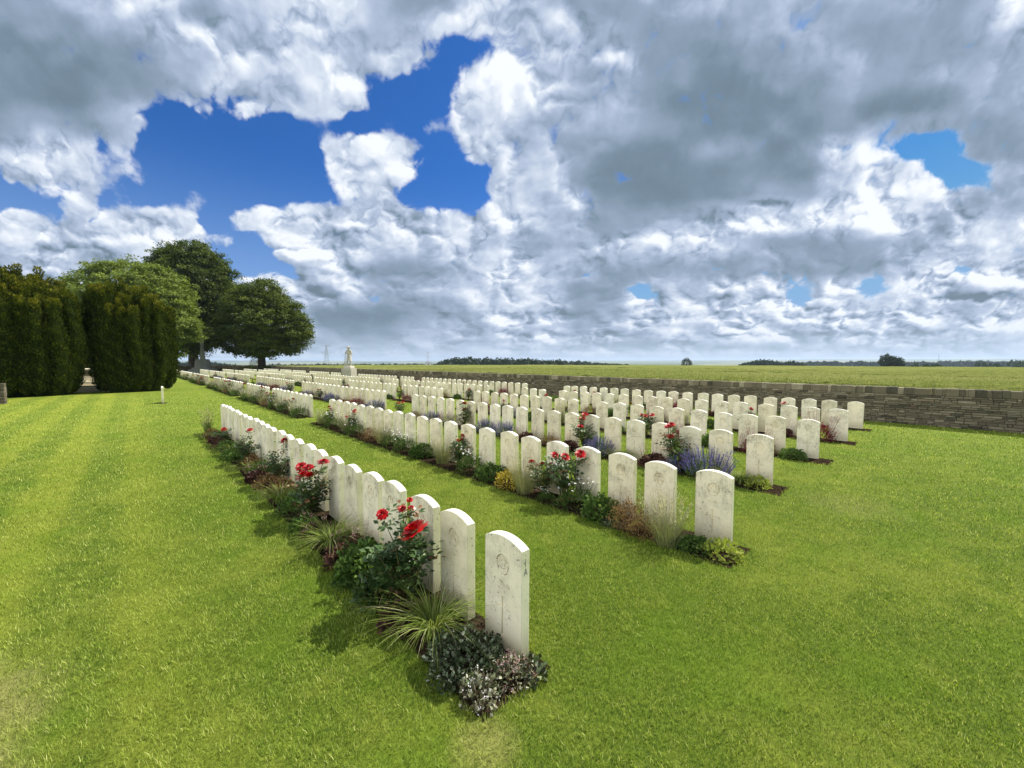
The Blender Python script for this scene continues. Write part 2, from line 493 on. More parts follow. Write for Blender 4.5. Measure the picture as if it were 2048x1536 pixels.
def grass_ground():
    m, B, out = newmat('lawn_turf')
    tc = B.n('ShaderNodeTexCoord')
    v = tc.outputs['Object']
    x, y, z = B.sep(v)
    # mower lanes follow the rows
    bb = B.m('ADD', B.m('MULTIPLY', x, C_), B.m('MULTIPLY', y, S_))
    aa = B.m('ADD', B.m('MULTIPLY', x, -S_), B.m('MULTIPLY', y, C_))
    big = B.noise(v, 0.45, 4, 0.6)['Fac']
    mid = B.noise(v, 2.6, 5, 0.62)['Fac']
    fin = B.noise(v, 38.0, 5, 0.7)['Fac']
    lane = B.m('SINE', B.m('MULTIPLY_ADD', bb, 5.6, B.m('MULTIPLY', big, 1.6)))
    lane = B.smooth(lane, -0.6, 0.6)
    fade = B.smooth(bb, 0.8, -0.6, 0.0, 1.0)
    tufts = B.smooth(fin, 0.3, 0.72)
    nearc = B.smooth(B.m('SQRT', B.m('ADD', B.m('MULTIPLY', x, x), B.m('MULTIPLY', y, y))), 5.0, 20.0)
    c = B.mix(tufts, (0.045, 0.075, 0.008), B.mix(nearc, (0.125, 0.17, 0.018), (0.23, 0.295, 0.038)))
    dry = B.smooth(B.m('ADD', B.m('MULTIPLY', big, 0.5), B.m('MULTIPLY', mid, 0.5)), 0.42, 0.66)
    c = B.mix(B.m('MULTIPLY', dry, 0.30), c, (0.28, 0.31, 0.045))
    c = B.mix(B.m('MULTIPLY', B.m('MULTIPLY', lane, fade), 0.28), c, (0.34, 0.36, 0.045))
    lush = B.smooth(B.noise(B.vm('ADD', v, (31.0, 7.0, 0)), 1.1, 3, 0.6)['Fac'], 0.5, 0.7)
    c = B.mix(B.m('MULTIPLY', lush, 0.35), c, (0.10, 0.18, 0.009))
    for (pa_, pb_, ra, rb, am) in ((3.5, -1.0, .8, .5, .6), (1.55, 1.28, .16, .16, .35), (.7, 7.3, .5, .5, .16)):
        aa_ = B.m('ADD', B.m('MULTIPLY', x, -S_), B.m('MULTIPLY', y, C_))
        e = B.m('ADD', B.m('POWER', B.m('DIVIDE', B.m('ABSOLUTE', B.m('SUBTRACT', aa_, pa_)), ra), 2.0), B.m('POWER', B.m('DIVIDE', B.m('ABSOLUTE', B.m('SUBTRACT', bb, pb_)), rb), 2.0))
        f_ = B.smooth(B.m('ADD', e, B.m('MULTIPLY', mid, 2.4)), 0.9, 3.2, am, 0.0)
        c = B.mix(f_, c, (0.42, 0.37, 0.15))
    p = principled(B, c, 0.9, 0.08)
    bp = B.n('ShaderNodeBump'); bp.inputs['Strength'].default_value = 0.75; bp.inputs['Distance'].default_value = 0.03
    B.put(bp.inputs['Height'], B.m('ADD', fin, B.m('MULTIPLY', mid, 0.6)))
    B.t.links.new(bp.outputs[0], p.inputs['Normal'])
    B.t.links.new(p.outputs[0], out.inputs[0])
    return m
M_lawn = grass_ground()

def blade_mat():
    m, B, out = newmat('grass_blades')
    geo = B.n('ShaderNodeNewGeometry')
    v = geo.outputs['Position']
    x, y, z = B.sep(v)
    bb = B.m('ADD', B.m('MULTIPLY', x, C_), B.m('MULTIPLY', y, S_))
    big = B.noise(v, 0.45, 4, 0.6)['Fac']
    mid = B.noise(v, 2.6, 5, 0.62)['Fac']
    t = attr(B)
    c = B.ramp(t, [(0.0, (0.042, 0.088, 0.010, 1)), (0.4, (0.165, 0.252, 0.026, 1)), (0.72, (0.31, 0.395, 0.054, 1)), (1.0, (0.68, 0.68, 0.26, 1))])
    dry = B.smooth(B.m('ADD', B.m('MULTIPLY', big, 0.5), B.m('MULTIPLY', mid, 0.5)), 0.42, 0.66)
    c = B.mix(B.m('MULTIPLY', dry, 0.30), c, (0.34, 0.37, 0.075))
    lush = B.smooth(B.noise(B.vm('ADD', v, (31.0, 7.0, 0)), 1.1, 3, 0.6)['Fac'], 0.5, 0.7)
    c = B.mix(B.m('MULTIPLY', lush, 0.35), c, (0.12, 0.21, 0.020))
    lane = B.smooth(B.m('SINE', B.m('MULTIPLY_ADD', bb, 5.6, B.m('MULTIPLY', big, 1.6))), -0.6, 0.6)
    fade = B.smooth(bb, 0.8, -0.6, 0.0, 1.0)
    c = B.mix(B.m('MULTIPLY', B.m('MULTIPLY', lane, fade), 0.28), c, (0.36, 0.39, 0.055))
    for (pa_, pb_, ra, rb, am) in ((3.5, -1.0, .8, .5, .6), (1.55, 1.28, .16, .16, .35), (.7, 7.3, .5, .5, .16)):
        aa_ = B.m('ADD', B.m('MULTIPLY', x, -S_), B.m('MULTIPLY', y, C_))
        e = B.m('ADD', B.m('POWER', B.m('DIVIDE', B.m('ABSOLUTE', B.m('SUBTRACT', aa_, pa_)), ra), 2.0), B.m('POWER', B.m('DIVIDE', B.m('ABSOLUTE', B.m('SUBTRACT', bb, pb_)), rb), 2.0))
        f_ = B.smooth(B.m('ADD', e, B.m('MULTIPLY', mid, 2.4)), 0.9, 3.2, am, 0.0)
        c = B.mix(f_, c, (0.42, 0.37, 0.15))
    p = principled(B, c, 0.7, 0.12)
    tr = B.n('ShaderNodeBsdfTranslucent'); B.put(tr.inputs[0], B.mix(1.0, c, (1.2, 1.2, 0.7), 'MULTIPLY'))
    mx = B.n('ShaderNodeMixShader'); mx.inputs[0].default_value = 0.3
    B.t.links.new(p.outputs[0], mx.inputs[1]); B.t.links.new(tr.outputs[0], mx.inputs[2])
    B.t.links.new(mx.outputs[0], out.inputs[0])
    return m
M_blade = blade_mat()

G_ = lambda *s: list(s)
M_rose_leaf = leaf_mat('rose_leaf', [(0, (0.03, 0.055, 0.018)), (0.55, (0.06, 0.115, 0.03)), (0.85, (0.12, 0.17, 0.045)), (1, (0.20, 0.09, 0.04))], 0.2, 0.35, 0.4)
M_green = leaf_mat('green_leaf', [(0, (0.03, 0.06, 0.012)), (0.5, (0.075, 0.14, 0.028)), (1, (0.17, 0.25, 0.06))], 0.25)
M_sedge = leaf_mat('sedge_leaf', [(0, (0.06, 0.09, 0.012)), (0.5, (0.14, 0.20, 0.03)), (0.85, (0.28, 0.32, 0.09)), (1, (0.5, 0.46, 0.30))], 0.3)
M_stipa = leaf_mat('feather_grass', [(0, (0.12, 0.13, 0.05)), (0.5, (0.24, 0.27, 0.11)), (1, (0.50, 0.48, 0.31))], 0.35)
M_plume = leaf_mat('grass_plume', [(0, (0.42, 0.38, 0.26)), (1, (0.66, 0.62, 0.50))], 0.4)
M_silver = leaf_mat('silver_leaf', [(0, (0.035, 0.03, 0.02)), (0.35, (0.05, 0.07, 0.03)), (0.6, (0.11, 0.15, 0.07)), (0.8, (0.36, 0.40, 0.27)), (1, (0.62, 0.64, 0.50))], 0.2)
M_pale = leaf_mat('pale_variegated_leaf', [(0, (0.04, 0.03, 0.02)), (0.3, (0.09, 0.07, 0.045)), (0.55, (0.22, 0.22, 0.13)), (0.75, (0.48, 0.48, 0.34)), (1, (0.70, 0.68, 0.56))], 0.2)
M_dark = leaf_mat('purple_leaf', [(0, (0.035, 0.018, 0.015)), (0.5, (0.09, 0.04, 0.035)), (1, (0.20, 0.10, 0.07))], 0.2)
M_burg = leaf_mat('burgundy_leaf', [(0, (0.06, 0.008, 0.014)), (0.5, (0.16, 0.022, 0.035)), (1, (0.34, 0.09, 0.11))], 0.3)
M_gold = leaf_mat('golden_leaf', [(0, (0.22, 0.16, 0.02)), (0.5, (0.46, 0.36, 0.05)), (1, (0.62, 0.52, 0.12))], 0.3)
M_lime = leaf_mat('lime_leaf', [(0, (0.14, 0.20, 0.03)), (0.5, (0.32, 0.38, 0.07)), (1, (0.5, 0.5, 0.14))], 0.3)
M_brown = leaf_mat('bronze_leaf', [(0, (0.09, 0.05, 0.025)), (0.5, (0.22, 0.13, 0.06)), (1, (0.40, 0.28, 0.14))], 0.3)
M_stem = leaf_mat('plant_stem', [(0, (0.05, 0.07, 0.02)), (0.5, (0.09, 0.10, 0.03)), (1, (0.15, 0.07, 0.04))], 0.0)
M_red = leaf_mat('red_petal', [(0, (0.15, 0.001, 0.003)), (0.5, (0.36, 0.002, 0.005)), (1, (0.60, 0.010, 0.012))], 0.08, 0.45, 0.3)
M_pink = leaf_mat('pink_petal', [(0, (0.32, 0.14, 0.16)), (0.5, (0.50, 0.30, 0.32)), (1, (0.68, 0.52, 0.50))], 0.3)
M_violet = leaf_mat('violet_petal', [(0, (0.07, 0.05, 0.24)), (0.5, (0.15, 0.12, 0.46)), (1, (0.30, 0.26, 0.66))], 0.3)
M_white = leaf_mat('white_petal', [(0, (0.62, 0.56, 0.66)), (0.5, (0.78, 0.75, 0.80)), (1, (0.84, 0.84, 0.82))], 0.3)
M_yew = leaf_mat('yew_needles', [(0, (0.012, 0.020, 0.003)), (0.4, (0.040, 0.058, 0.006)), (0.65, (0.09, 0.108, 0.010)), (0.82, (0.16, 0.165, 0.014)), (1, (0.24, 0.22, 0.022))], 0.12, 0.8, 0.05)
M_tree1 = leaf_mat('chestnut_leaf', [(0, (0.025, 0.044, 0.006)), (0.5, (0.075, 0.110, 0.012)), (1, (0.17, 0.20, 0.026))], 0.22)
M_tree2 = leaf_mat('maple_leaf', [(0, (0.07, 0.105, 0.016)), (0.5, (0.145, 0.195, 0.030)), (1, (0.27, 0.33, 0.065))], 0.28)
M_far = leaf_mat('distant_leaf', [(0, (0.012, 0.028, 0.012)), (0.5, (0.026, 0.048, 0.018)), (1, (0.06, 0.085, 0.03))], 0.15)

# ------------------------------------------------------------------ ground
ROWS_B = [1.82, 4.63, 7.46, 10.22, 12.98, 15.74]
WALL_B = 18.0
FAR_A = 92.0
def sheet(name, pts, z, mat, kind='structure', label=None):
    g = Geo(); V = [(x, y, z) for x, y in pts]
    g.add(V, [tuple(range(4))], 0.5, 0)
    o = g.obj(name, mat); o['kind'] = kind
    if label: o['label'] = label
    return o
def ab_rect(a0, a1, b0, b1): return [P(a0, b0)[:2], P(a0, b1)[:2], P(a1, b1)[:2], P(a1, b0)[:2]][::-1]
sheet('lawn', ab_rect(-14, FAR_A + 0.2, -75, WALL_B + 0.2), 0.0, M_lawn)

def terrain():
    radii = np.concatenate([np.linspace(0, 300, 16), np.geomspace(340, 12500, 46)])
    na = 220
    az = np.linspace(0, 2 * math.pi, na, endpoint=False)
    Rr, Az = np.meshgrid(radii, az, indexing='ij')
    X = Rr * np.sin(Az); Y = Rr * np.cos(Az)
    def ss(v, lo, hi):
        t = np.clip((v - lo) / (hi - lo), 0, 1); return t * t * (3 - 2 * t)
    z = -0.35 - 30 * ss(Rr, 170, 1700)
    azd = np.degrees((Az + math.pi) % (2 * math.pi) - math.pi)
    rise = np.interp(azd, [-180, -55, -40, -20, 0, 20, 40, 52, 180], [10, 18, 8, 2, 6, 12, 30, 40, 10])
    z += (rise + 28) * ss(Rr, 4200, 10500)
    for k, (w, amp, ph) in enumerate([(900, 4.5, 0.3), (1700, 7, 1.7), (520, 2.0, 4.0)]):
        z += amp * np.sin(X / w + ph) * np.cos(Y / w * 1.3 + ph * 2) * ss(Rr, 700, 2500)
    V = np.stack([X, Y, z], -1).reshape(-1, 3)
    Q = []
    for i in range(len(radii) - 1):
        k = np.arange(na); kn = (k + 1) % na
        Q.append(np.stack([i * na + k, i * na + kn, (i + 1) * na + kn, (i + 1) * na + k], 1))
    g = Geo(); g.add(V, np.concatenate(Q)[:, ::-1], 0.5, 0, True)
    m, B, out = newmat('far_fields')
    geo = B.n('ShaderNodeNewGeometry'); v = geo.outputs['Position']
    vor = B.n('ShaderNodeTexVoronoi', feature='F1', voronoi_dimensions='2D')
    sv = B.vm('MULTIPLY', v, (0.0021, 0.0014, 0))
    B.put(vor.inputs['Vector'], sv); vor.inputs['Scale'].default_value = 1.0
    r, gg, b_ = B.sep(vor.outputs['Color'])
    c = B.ramp(r, [(0, (0.075, 0.10, 0.03, 1)), (0.3, (0.14, 0.17, 0.05, 1)), (0.55, (0.035, 0.055, 0.022, 1)), (0.75, (0.26, 0.24, 0.12, 1)), (1, (0.10, 0.14, 0.035, 1))], 'CONSTANT')
    n = B.noise(v, 0.03, 5, 0.6)['Fac']
    c = B.mix(B.m('MULTIPLY', n, 0.4), c, (0.06, 0.08, 0.03))
    p = principled(B, c, 0.95, 0.1); B.t.links.new(p.outputs[0], out.inputs[0])
    o = g.obj('terrain', m); o['kind'] = 'structure'
terrain()

def wheat_mat():
    m, B, out = newmat('wheat_field')
    geo = B.n('ShaderNodeNewGeometry'); v = geo.outputs['Position']
    x, y, z = B.sep(v)
    n1 = B.noise(v, 0.05, 4, 0.6)['Fac']; n2 = B.noise(v, 1.8, 5, 0.7)['Fac']; n3 = B.noise(v, 9.0, 3, 0.7)['Fac']
    c = B.mix(B.smooth(n2, 0.3, 0.7), (0.12, 0.145, 0.032), (0.22, 0.24, 0.066))
    c = B.mix(B.m('MULTIPLY', B.smooth(n1, 0.4, 0.65), 0.4), c, (0.26, 0.26, 0.09))
    c = B.mix(B.smooth(attr(B), 0.1, 0.6, 0.0, 0.75), c, (0.045, 0.055, 0.016))
    p = principled(B, c, 0.95, 0.0)
    bp = B.n('ShaderNodeBump'); bp.inputs['Strength'].default_value = 0.8; bp.inputs['Distance'].default_value = 0.25
    B.put(bp.inputs['Height'], B.m('ADD', n2, n3)); B.t.links.new(bp.outputs[0], p.inputs['Normal'])
    B.t.links.new(p.outputs[0], out.inputs[0])
    return m
M_wheat = wheat_mat()
def track_gap(a, b):
    """tractor lines through the wheat, and lodged patches beside them"""
    d = np.full(a.shape, 9.0)
    for off in (27.0, 51.0, 78.0):
        c = off + 3.0 * np.sin(a / 34.0 + off)
        for w in (0.0, 2.0): d = np.minimum(d, np.abs(b - c - w))
    for q in (-30.0, -58.0):
        c = q + 0.12 * (b - 40)
        for w in (0.0, 2.2): d = np.minimum(d, np.where(b > 52, np.abs(a - c - w), 9))
    return d
def wheat():
    g = Geo()
    def patch(a0, a1, b0, b1, st):
        na, nb = int((a1 - a0) / st) + 1, int((b1 - b0) / st) + 1
        A_, B_ = np.meshgrid(np.linspace(a0, a1, na), np.linspace(b0, b1, nb), indexing='ij')
        d = track_gap(A_, B_)
        Z = 0.66 + rng.normal(0, 0.035, A_.shape) + 0.05 * np.sin(A_ / 7) * np.cos(B_ / 9)
        Z -= 0.45 * np.clip(1 - d / 0.6, 0, 1)
        r = np.hypot(A_, B_); Z -= 0.00003 * np.clip(r - 90, 0, None) ** 2
        V = Parr(A_, B_, Z).reshape(-1, 3)
        i = np.arange(na - 1)[:, None]; j = np.arange(nb - 1)[None]
        Q = np.stack([i * nb + j, (i + 1) * nb + j, (i + 1) * nb + j + 1, i * nb + j + 1], -1).reshape(-1, 4)
        cen = V[Q].mean(1)
        keep = np.hypot(cen[:, 0], cen[:, 1]) < 150
        g.add(V, Q[keep][:, ::-1], np.clip(1.25 - d / 0.75, 0, 1).reshape(-1), 0)
    patch(-110, FAR_A + 0.9, 18.75, 70, 0.5)
    patch(-110, FAR_A + 0.9, 70, 155, 1.2)
    patch(FAR_A + 0.9, 160, -110, 155, 1.2)
    o = g.obj('wheat_field', M_wheat); o['kind'] = 'structure'
    # standing stalks and ears on the nearer part
    n = 90000
    g = Geo()
    b = 18.9 + rng.exponential(13, n); a = rng.uniform(-75, 60, n)
    k = (track_gap(a, b) > 0.5) & (b < 80); a, b = a[k], b[k]
    az = rng.uniform(0, 6.28, len(a))
    blades(g, Parr(a, b, np.full(len(a), 0.5)), az, rng.uniform(0.1, 0.8, len(a)), rng.uniform(0.18, 0.34, len(a)), 0.035 + 0.0006 * b, rng.uniform(0, 1, len(a)), 0, 2)
    mw = leaf_mat('wheat_ear', [(0, (0.12, 0.15, 0.032)), (0.6, (0.22, 0.245, 0.068)), (1, (0.33, 0.33, 0.13))], 0.2, .8, .05)
    o = g.obj('wheat', mw); set_label(o, 'green ripening wheat standing beyond the long stone wall', 'wheat', None, 'stuff')
wheat()

# flower beds: strips of dark earth let into the turf
SEGS = {0: [(1.72, 13.9)], }
for r in range(1, 6):
    SEGS[r] = [(1.25, 14.0), (15.3, 26.7), (27.5, 38.9), (41.3, 52.7), (53.9, 65.6), (66.6, 75.8 if r > 1 else 72.6)]
for r, segs in SEGS.items():
    g = Geo(); b0 = ROWS_B[r]
    for (a0, a1) in segs:
        if r > 0 and a0 < 5: a0 = [0, 1.27, 1.5, 1.3, 1.2, 1.15][r]
        if r == 0: a0 = 1.66
        n = int((a1 - a0) / 0.12)
        aa = np.linspace(a0, a1, n)
        lo = b0 - 0.47 + rng.normal(0, 0.014, n); hi = b0 + 0.125 + rng.normal(0, 0.01, n)
        V = np.concatenate([Parr(aa, lo, np.full(n, 0.004)), Parr(aa, (lo + hi) / 2, 0.012 + rng.normal(0, 0.005, n)), Parr(aa, hi, np.full(n, 0.004))])
        i = np.arange(n - 1)
        Q = np.concatenate([np.stack([i, i + 1, n + i + 1, n + i], 1), np.stack([n + i, n + i + 1, 2 * n + i + 1, 2 * n + i], 1)])
        g.add(V, Q, 0.5, 0)
        # crumbs of earth
        m = int((a1 - a0) * (120 if a1 < 20 and r < 3 else 12))
        ca = rng.uniform(a0 + 0.03, a1 - 0.03, m); cb = rng.uniform(b0 - 0.43, b0 + 0.10, m)
        C = Parr(ca, cb, rng.uniform(0.0, 0.014, m))
        leaves(g, C, rdir(m) * (1, 1, 0.5), rdir(m), rng.uniform(0.01, 0.035, m), 0.02, 0.5)
    o = g.obj('flower_bed', M_soil); o['kind'] = 'structure'

def in_bed(a, b, grow=0.0):
    k = np.zeros(a.shape, bool)
    for r, segs in SEGS.items():
        for (a0, a1) in segs:
            if r > 0 and a0 < 5: a0 = [0, 1.27, 1.5, 1.3, 1.2, 1.15][r]
            if r == 0: a0 = 1.66
            k |= (a > a0 - grow) & (a < a1 + grow) & (b > ROWS_B[r] - 0.47 - grow) & (b < ROWS_B[r] + 0.125 + grow)
    return k

def lawn_blades():
    g = Geo()
    N = 680000
    half = R(57)
    # sample radius so that density is flat to 3.6 m and then falls as 1/r^2
    r0, r1, r2 = 1.0, 3.4, 34.0
    w1 = (r1 ** 2 - r0 ** 2) / 2; w2 = r1 ** 2 * math.log(r2 / r1)
    n1 = int(N * w1 / (w1 + w2)); n2 = N - n1
    r = np.concatenate([np.sqrt(rng.uniform(r0 ** 2, r1 ** 2, n1)), r1 * np.exp(rng.uniform(0, math.log(r2 / r1), n2))])
    az = rng.uniform(-half, half, N)
    x = r * np.sin(az); y = r * np.cos(az)
    a, b = ab_of(x, y)
    k = (rng.random(N) > np.clip((r - 10) / 24, 0, 1)) & (y > 0.9) & (b < WALL_B - 0.05) & ~in_bed(a, b, -0.012)
    x, y, r, a, b = x[k], y[k], r[k], a[k], b[k]
    n = len(x)
    sc = np.maximum(1.0, r / 3.6) ** 0.85
    # clumps: blades in one clump share lean
    cl = np.sin(x * 21 + np.sin(y * 17) * 2) * np.cos(y * 19 + np.sin(x * 13) * 2)
    h = (0.017 + 0.014 * rng.random(n) ** 1.5 + 0.005 * cl) * (1 + 0.25 * (sc - 1))
    h = np.clip(h, 0.012, 0.09)
    edge = in_bed(a, b, 0.05)
    h = np.where(edge, h * 1.25, h)
    lean_az = rng.uniform(0, 6.28, n) * 0.6 + cl * 2.5
    blades(g, np.stack([x, y, np.full(n, -0.002)], 1), lean_az, rng.uniform(0.1, 0.9, n), h,
           0.0031 * sc * rng.uniform(0.7, 1.4, n), np.clip(rng.beta(1.5, 1.8, n) + 0.10 * cl, 0, 1), 0, 2)
    o = g.obj('grass', M_blade)
    set_label(o, 'short mown green lawn between and around the rows of headstones', 'grass', None, 'stuff')
lawn_blades()

# ------------------------------------------------------------------ headstones
SW, SH, SARC, ST = 0.381, 0.762, 0.050, 0.076
def arch(x):
    """height of the curved head over the middle line"""
    rr = ((SW / 2) ** 2 + SARC ** 2) / (2 * SARC)
    return SH + SARC - rr + np.sqrt(rr * rr - x * x)

GLY = {  # strokes on a 2 x 3 cell
 'A': [((0, 0), (1, 3)), ((1, 3), (2, 0)), ((.4, 1.1), (1.6, 1.1))], 'H': [((0, 0), (0, 3)), ((2, 0), (2, 3)), ((0, 1.5), (2, 1.5))],
 'W': [((0, 3), (.5, 0)), ((.5, 0), (1, 2.4)), ((1, 2.4), (1.5, 0)), ((1.5, 0), (2, 3))], 'K': [((0, 0), (0, 3)), ((0, 1.3), (2, 3)), ((.6, 1.8), (2, 0))],
 'S': [((2, 2.6), (1, 3)), ((1, 3), (0, 2.3)), ((0, 2.3), (2, .8)), ((2, .8), (1, 0)), ((1, 0), (0, .4))],
 'O': [((0, .8), (0, 2.2)), ((0, 2.2), (1, 3)), ((1, 3), (2, 2.2)), ((2, 2.2), (2, .8)), ((2, .8), (1, 0)), ((1, 0), (0, .8))],
 'N': [((0, 0), (0, 3)), ((0, 3), (2, 0)), ((2, 0), (2, 3))], 'L': [((0, 3), (0, 0)), ((0, 0), (1.8, 0))], 'I': [((1, 0), (1, 3))],
 'E': [((0, 0), (0, 3)), ((0, 3), (1.8, 3)), ((0, 1.5), (1.4, 1.5)), ((0, 0), (1.8, 0))], 'R': [((0, 0), (0, 3)), ((0, 3), (1.6, 2.8)), ((1.6, 2.8), (1.6, 1.8)), ((1.6, 1.8), (0, 1.5)), ((.7, 1.5), (2, 0))],
 '.': [((.2, 0), (.4, 0))], ' ': [],
}
def carve_text(X, Z, txt, cx, z0, h, w=0.6, sw=0.0022):
    D = np.full(X.shape, 9.0)
    u = h / 3.0; adv = u * 2 * w + h * 0.28
    x = cx - adv * len(txt) / 2
    for ch in txt:
        for (p, q) in GLY.get(ch, GLY['I']):
            ax, az, bx, bz = x + p[0] * u * w, z0 + p[1] * u, x + q[0] * u * w, z0 + q[1] * u
            dx, dz = bx - ax, bz - az
            t = np.clip(((X - ax) * dx + (Z - az) * dz) / (dx * dx + dz * dz + 1e-12), 0, 1)
            D = np.minimum(D, np.hypot(X - ax - t * dx, Z - az - t * dz))
        x += adv
    return np.clip(1.25 - D / sw, 0, 1)

def headstone_face(X, Z, spec):
    """depth cut into the stone"""
    d = np.zeros(X.shape)
    bz, br = 0.612, 0.060
    rr = np.hypot(X, Z - bz); an = np.arctan2(Z - bz, X)
    kind = spec.get('badge', 'rays')
    res = spec['res']
    ringw = max(0.0042, res * 0.9)
    if kind == 'rays':
        edge = br * (1 + 0.05 * np.abs(np.sin(an * 9)))
        up = (Z > bz - 0.62 * br)
        inside = (rr < edge)
        d += np.where(up, 0.0065 * np.clip(1.3 - np.abs(rr - edge) / ringw, 0, 1), 0)
        d += np.where(inside & up, 0.0022, 0)
        ray = 0.5 + 0.5 * np.cos(an * 22)
        d += np.where(inside & up & (rr > 0.48 * br), 0.0034 * (ray > 0.55), 0)
        d += np.where((rr < 0.42 * br), 0.0035 * np.clip(1.2 - np.abs(rr - 0.34 * br) / ringw, 0, 1), 0)
        d += 0.004 * np.clip(1.2 - np.hypot(X, (Z - bz + 0.02 * 0.3)) / 0.006, 0, 1)
        sc = np.hypot(X, (Z - (bz - 0.035)) * 1.15)
        low = Z < bz - 0.50 * br
        d += np.where(low, 0.0060 * np.clip(1.3 - np.abs(sc - 0.050) / ringw, 0, 1), 0)
        d += np.where(low, 0.0045 * np.clip(1.3 - np.abs(Z - (bz - 0.80 * br + 3.0 * X * X)) / (ringw * 0.9), 0, 1) * (np.abs(X) < 0.05), 0)
    elif kind == 'ring':
        d += 0.0065 * np.clip(1.3 - np.abs(rr - br * 1.05) / ringw, 0, 1)
        d += 0.005 * np.clip(1.3 - np.abs(rr - br * 0.72) / (ringw * 0.8), 0, 1)
        d += np.where(rr < 0.6 * br, 0.005 * (np.sin(X * 260) * np.cos(Z * 240) > 0.1), 0)
        crown = np.abs(Z - (bz + br * 1.22)) + np.abs(X) * 0.8
        d += 0.005 * np.clip(1.3 - np.abs(crown - 0.016) / ringw, 0, 1)
    if spec.get('text', True):
        r2 = random.Random(spec['seed'])
        if spec.get('name'):
            d += 0.0032 * carve_text(X, Z, spec['name'], 0, 0.452, 0.022, 0.72, 0.0021)
        else:
            d += 0.0040 * carve_text(X, Z, ''.join(r2.choice('IL') for _ in range(7)), 0, 0.455, 0.018, 0.8, max(0.0024, res * 0.6))
        zz = 0.500
        for q, nn in ((0.496, 5), (0.424, 10), (0.400, 8)):
            d += 0.0014 * carve_text(X, Z, ''.join(r2.choice('I I L') for _ in range(nn)), 0, q, 0.011, 0.8, max(0.002, res * 0.5))
    if spec.get('cross', True):
        cw = max(0.0055, res * 0.8)
        v = np.where((Z > 0.105) & (Z < 0.375), np.abs(X), 9.0)
        hbar = np.where(np.abs(X) < 0.068, np.abs(Z - 0.300), 9.0)
        D = np.minimum(v, hbar)
        # serifed ends
        for ex, ez, ax in ((0.068, 0.300, 0), (-0.068, 0.300, 0), (0, 0.375, 1), (0, 0.105, 1)):
            e = np.abs(Z - ez) if ax else np.abs(X - ex)
            f = np.abs(X) if ax else np.abs(Z - ez)
            D = np.minimum(D, np.where(f < 0.010, e, 9.0))
        d += 0.0075 * np.clip((1.3 - D / cw) * 2.2, 0, 1)
    return d * 1.7

def make_headstone(spec):
    res = spec['res']
    nx = max(10, int(SW / res)); nz = max(12, int((SH + SARC) / res))
    g = Geo()
    xs = np.linspace(-SW / 2, SW / 2, nx); ts = np.linspace(0, 1, nz)
    X, T = np.meshgrid(xs, ts, indexing='ij')
    top = arch(X); Z = T * top - 0.02 * (1 - T)
    d = headstone_face(X, Z, spec) if spec.get('carved', True) else np.zeros(X.shape)
    # rounded arrises and a little unevenness
    ed = np.minimum(np.minimum(SW / 2 - np.abs(X), (top - Z)), 0.02)
    d += np.where(ed < 0.004, 0.004 - ed, 0)
    V = np.stack([X, d, Z], -1).reshape(-1, 3)
    i = np.arange(nx - 1)[:, None]; j = np.arange(nz - 1)[None]
    Q = np.stack([i * nz + j, (i + 1) * nz + j, (i + 1) * nz + j + 1, i * nz + j + 1], -1).reshape(-1, 4)
    g.add(V, Q, 0.5, 0, False)
    # sides, head, back
    rv = np.random.default_rng(spec['seed'])
    m = max(nx, 14) if spec.get('carved', True) else 13
    ax = np.linspace(-SW / 2, SW / 2, m)
    prof = [(-SW / 2, -0.02)] + [(-SW / 2, z) for z in np.linspace(0.1, arch(np.array([-SW / 2]))[0], 6)[:-1]] + [(x, float(arch(np.array([x]))[0])) for x in ax] + [(SW / 2, z) for z in np.linspace(arch(np.array([SW / 2]))[0], 0.1, 6)[1:]] + [(SW / 2, -0.02)]
    prof = np.array(prof)
    ys = [0.004, 0.005, ST - 0.004, ST]
    n = len(prof)
    cen = np.array([0, 0.4])
    rings = []
    for k, y in enumerate(ys):
        s = prof.copy()
        if k == 3: s = cen + (s - cen) * 0.988
        rings.append(np.stack([s[:, 0], np.full(n, y), s[:, 1]], 1))
    V = np.concatenate(rings)
    Qs, Qt = [], []
    for k in range(3):
        for i in range(n - 1):
            q = (k * n + i, (k + 1) * n + i, (k + 1) * n + i + 1, k * n + i + 1)
            (Qt if 6 <= i < 6 + m - 1 else Qs).append(q)
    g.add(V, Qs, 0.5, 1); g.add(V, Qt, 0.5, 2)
    back = rings[3]
    # back face in vertical strips
    bx = np.linspace(-SW / 2, SW / 2, m) * 0.988
    bt = cen[1] + (arch(np.linspace(-SW / 2, SW / 2, m)) - cen[1]) * 0.988
    Vb = np.concatenate([np.stack([bx, np.full(m, ST), np.full(m, -0.02)], 1), np.stack([bx, np.full(m, ST), bt], 1)])
    i = np.arange(m - 1)
    g.add(Vb, np.stack([i + 1, i, m + i, m + i + 1], 1), 0.5, 0)
    return g

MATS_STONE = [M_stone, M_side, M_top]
VAR = {}
def stone_mesh(key):
    if key not in VAR:
        specs = {
            'first': dict(res=0.0022, seed=1, badge='rays', name='A. HAWKSON'),
            'n0': dict(res=0.0034, seed=2, badge='rays'), 'n1': dict(res=0.0034, seed=3, badge='rays'),
            'n2': dict(res=0.0034, seed=4, badge='ring'), 'n3': dict(res=0.0034, seed=5, badge='rays', cross=False),
            'm0': dict(res=0.0065, seed=6, badge='rays'), 'm1': dict(res=0.0065, seed=7, badge='ring'), 'm2': dict(res=0.0065, seed=8, badge='rays', cross=False),
            'f': dict(res=0.05, seed=9, carved=False)}
        VAR[key] = make_headstone(specs[key]).mesh('headstone', MATS_STONE)
    return VAR[key]

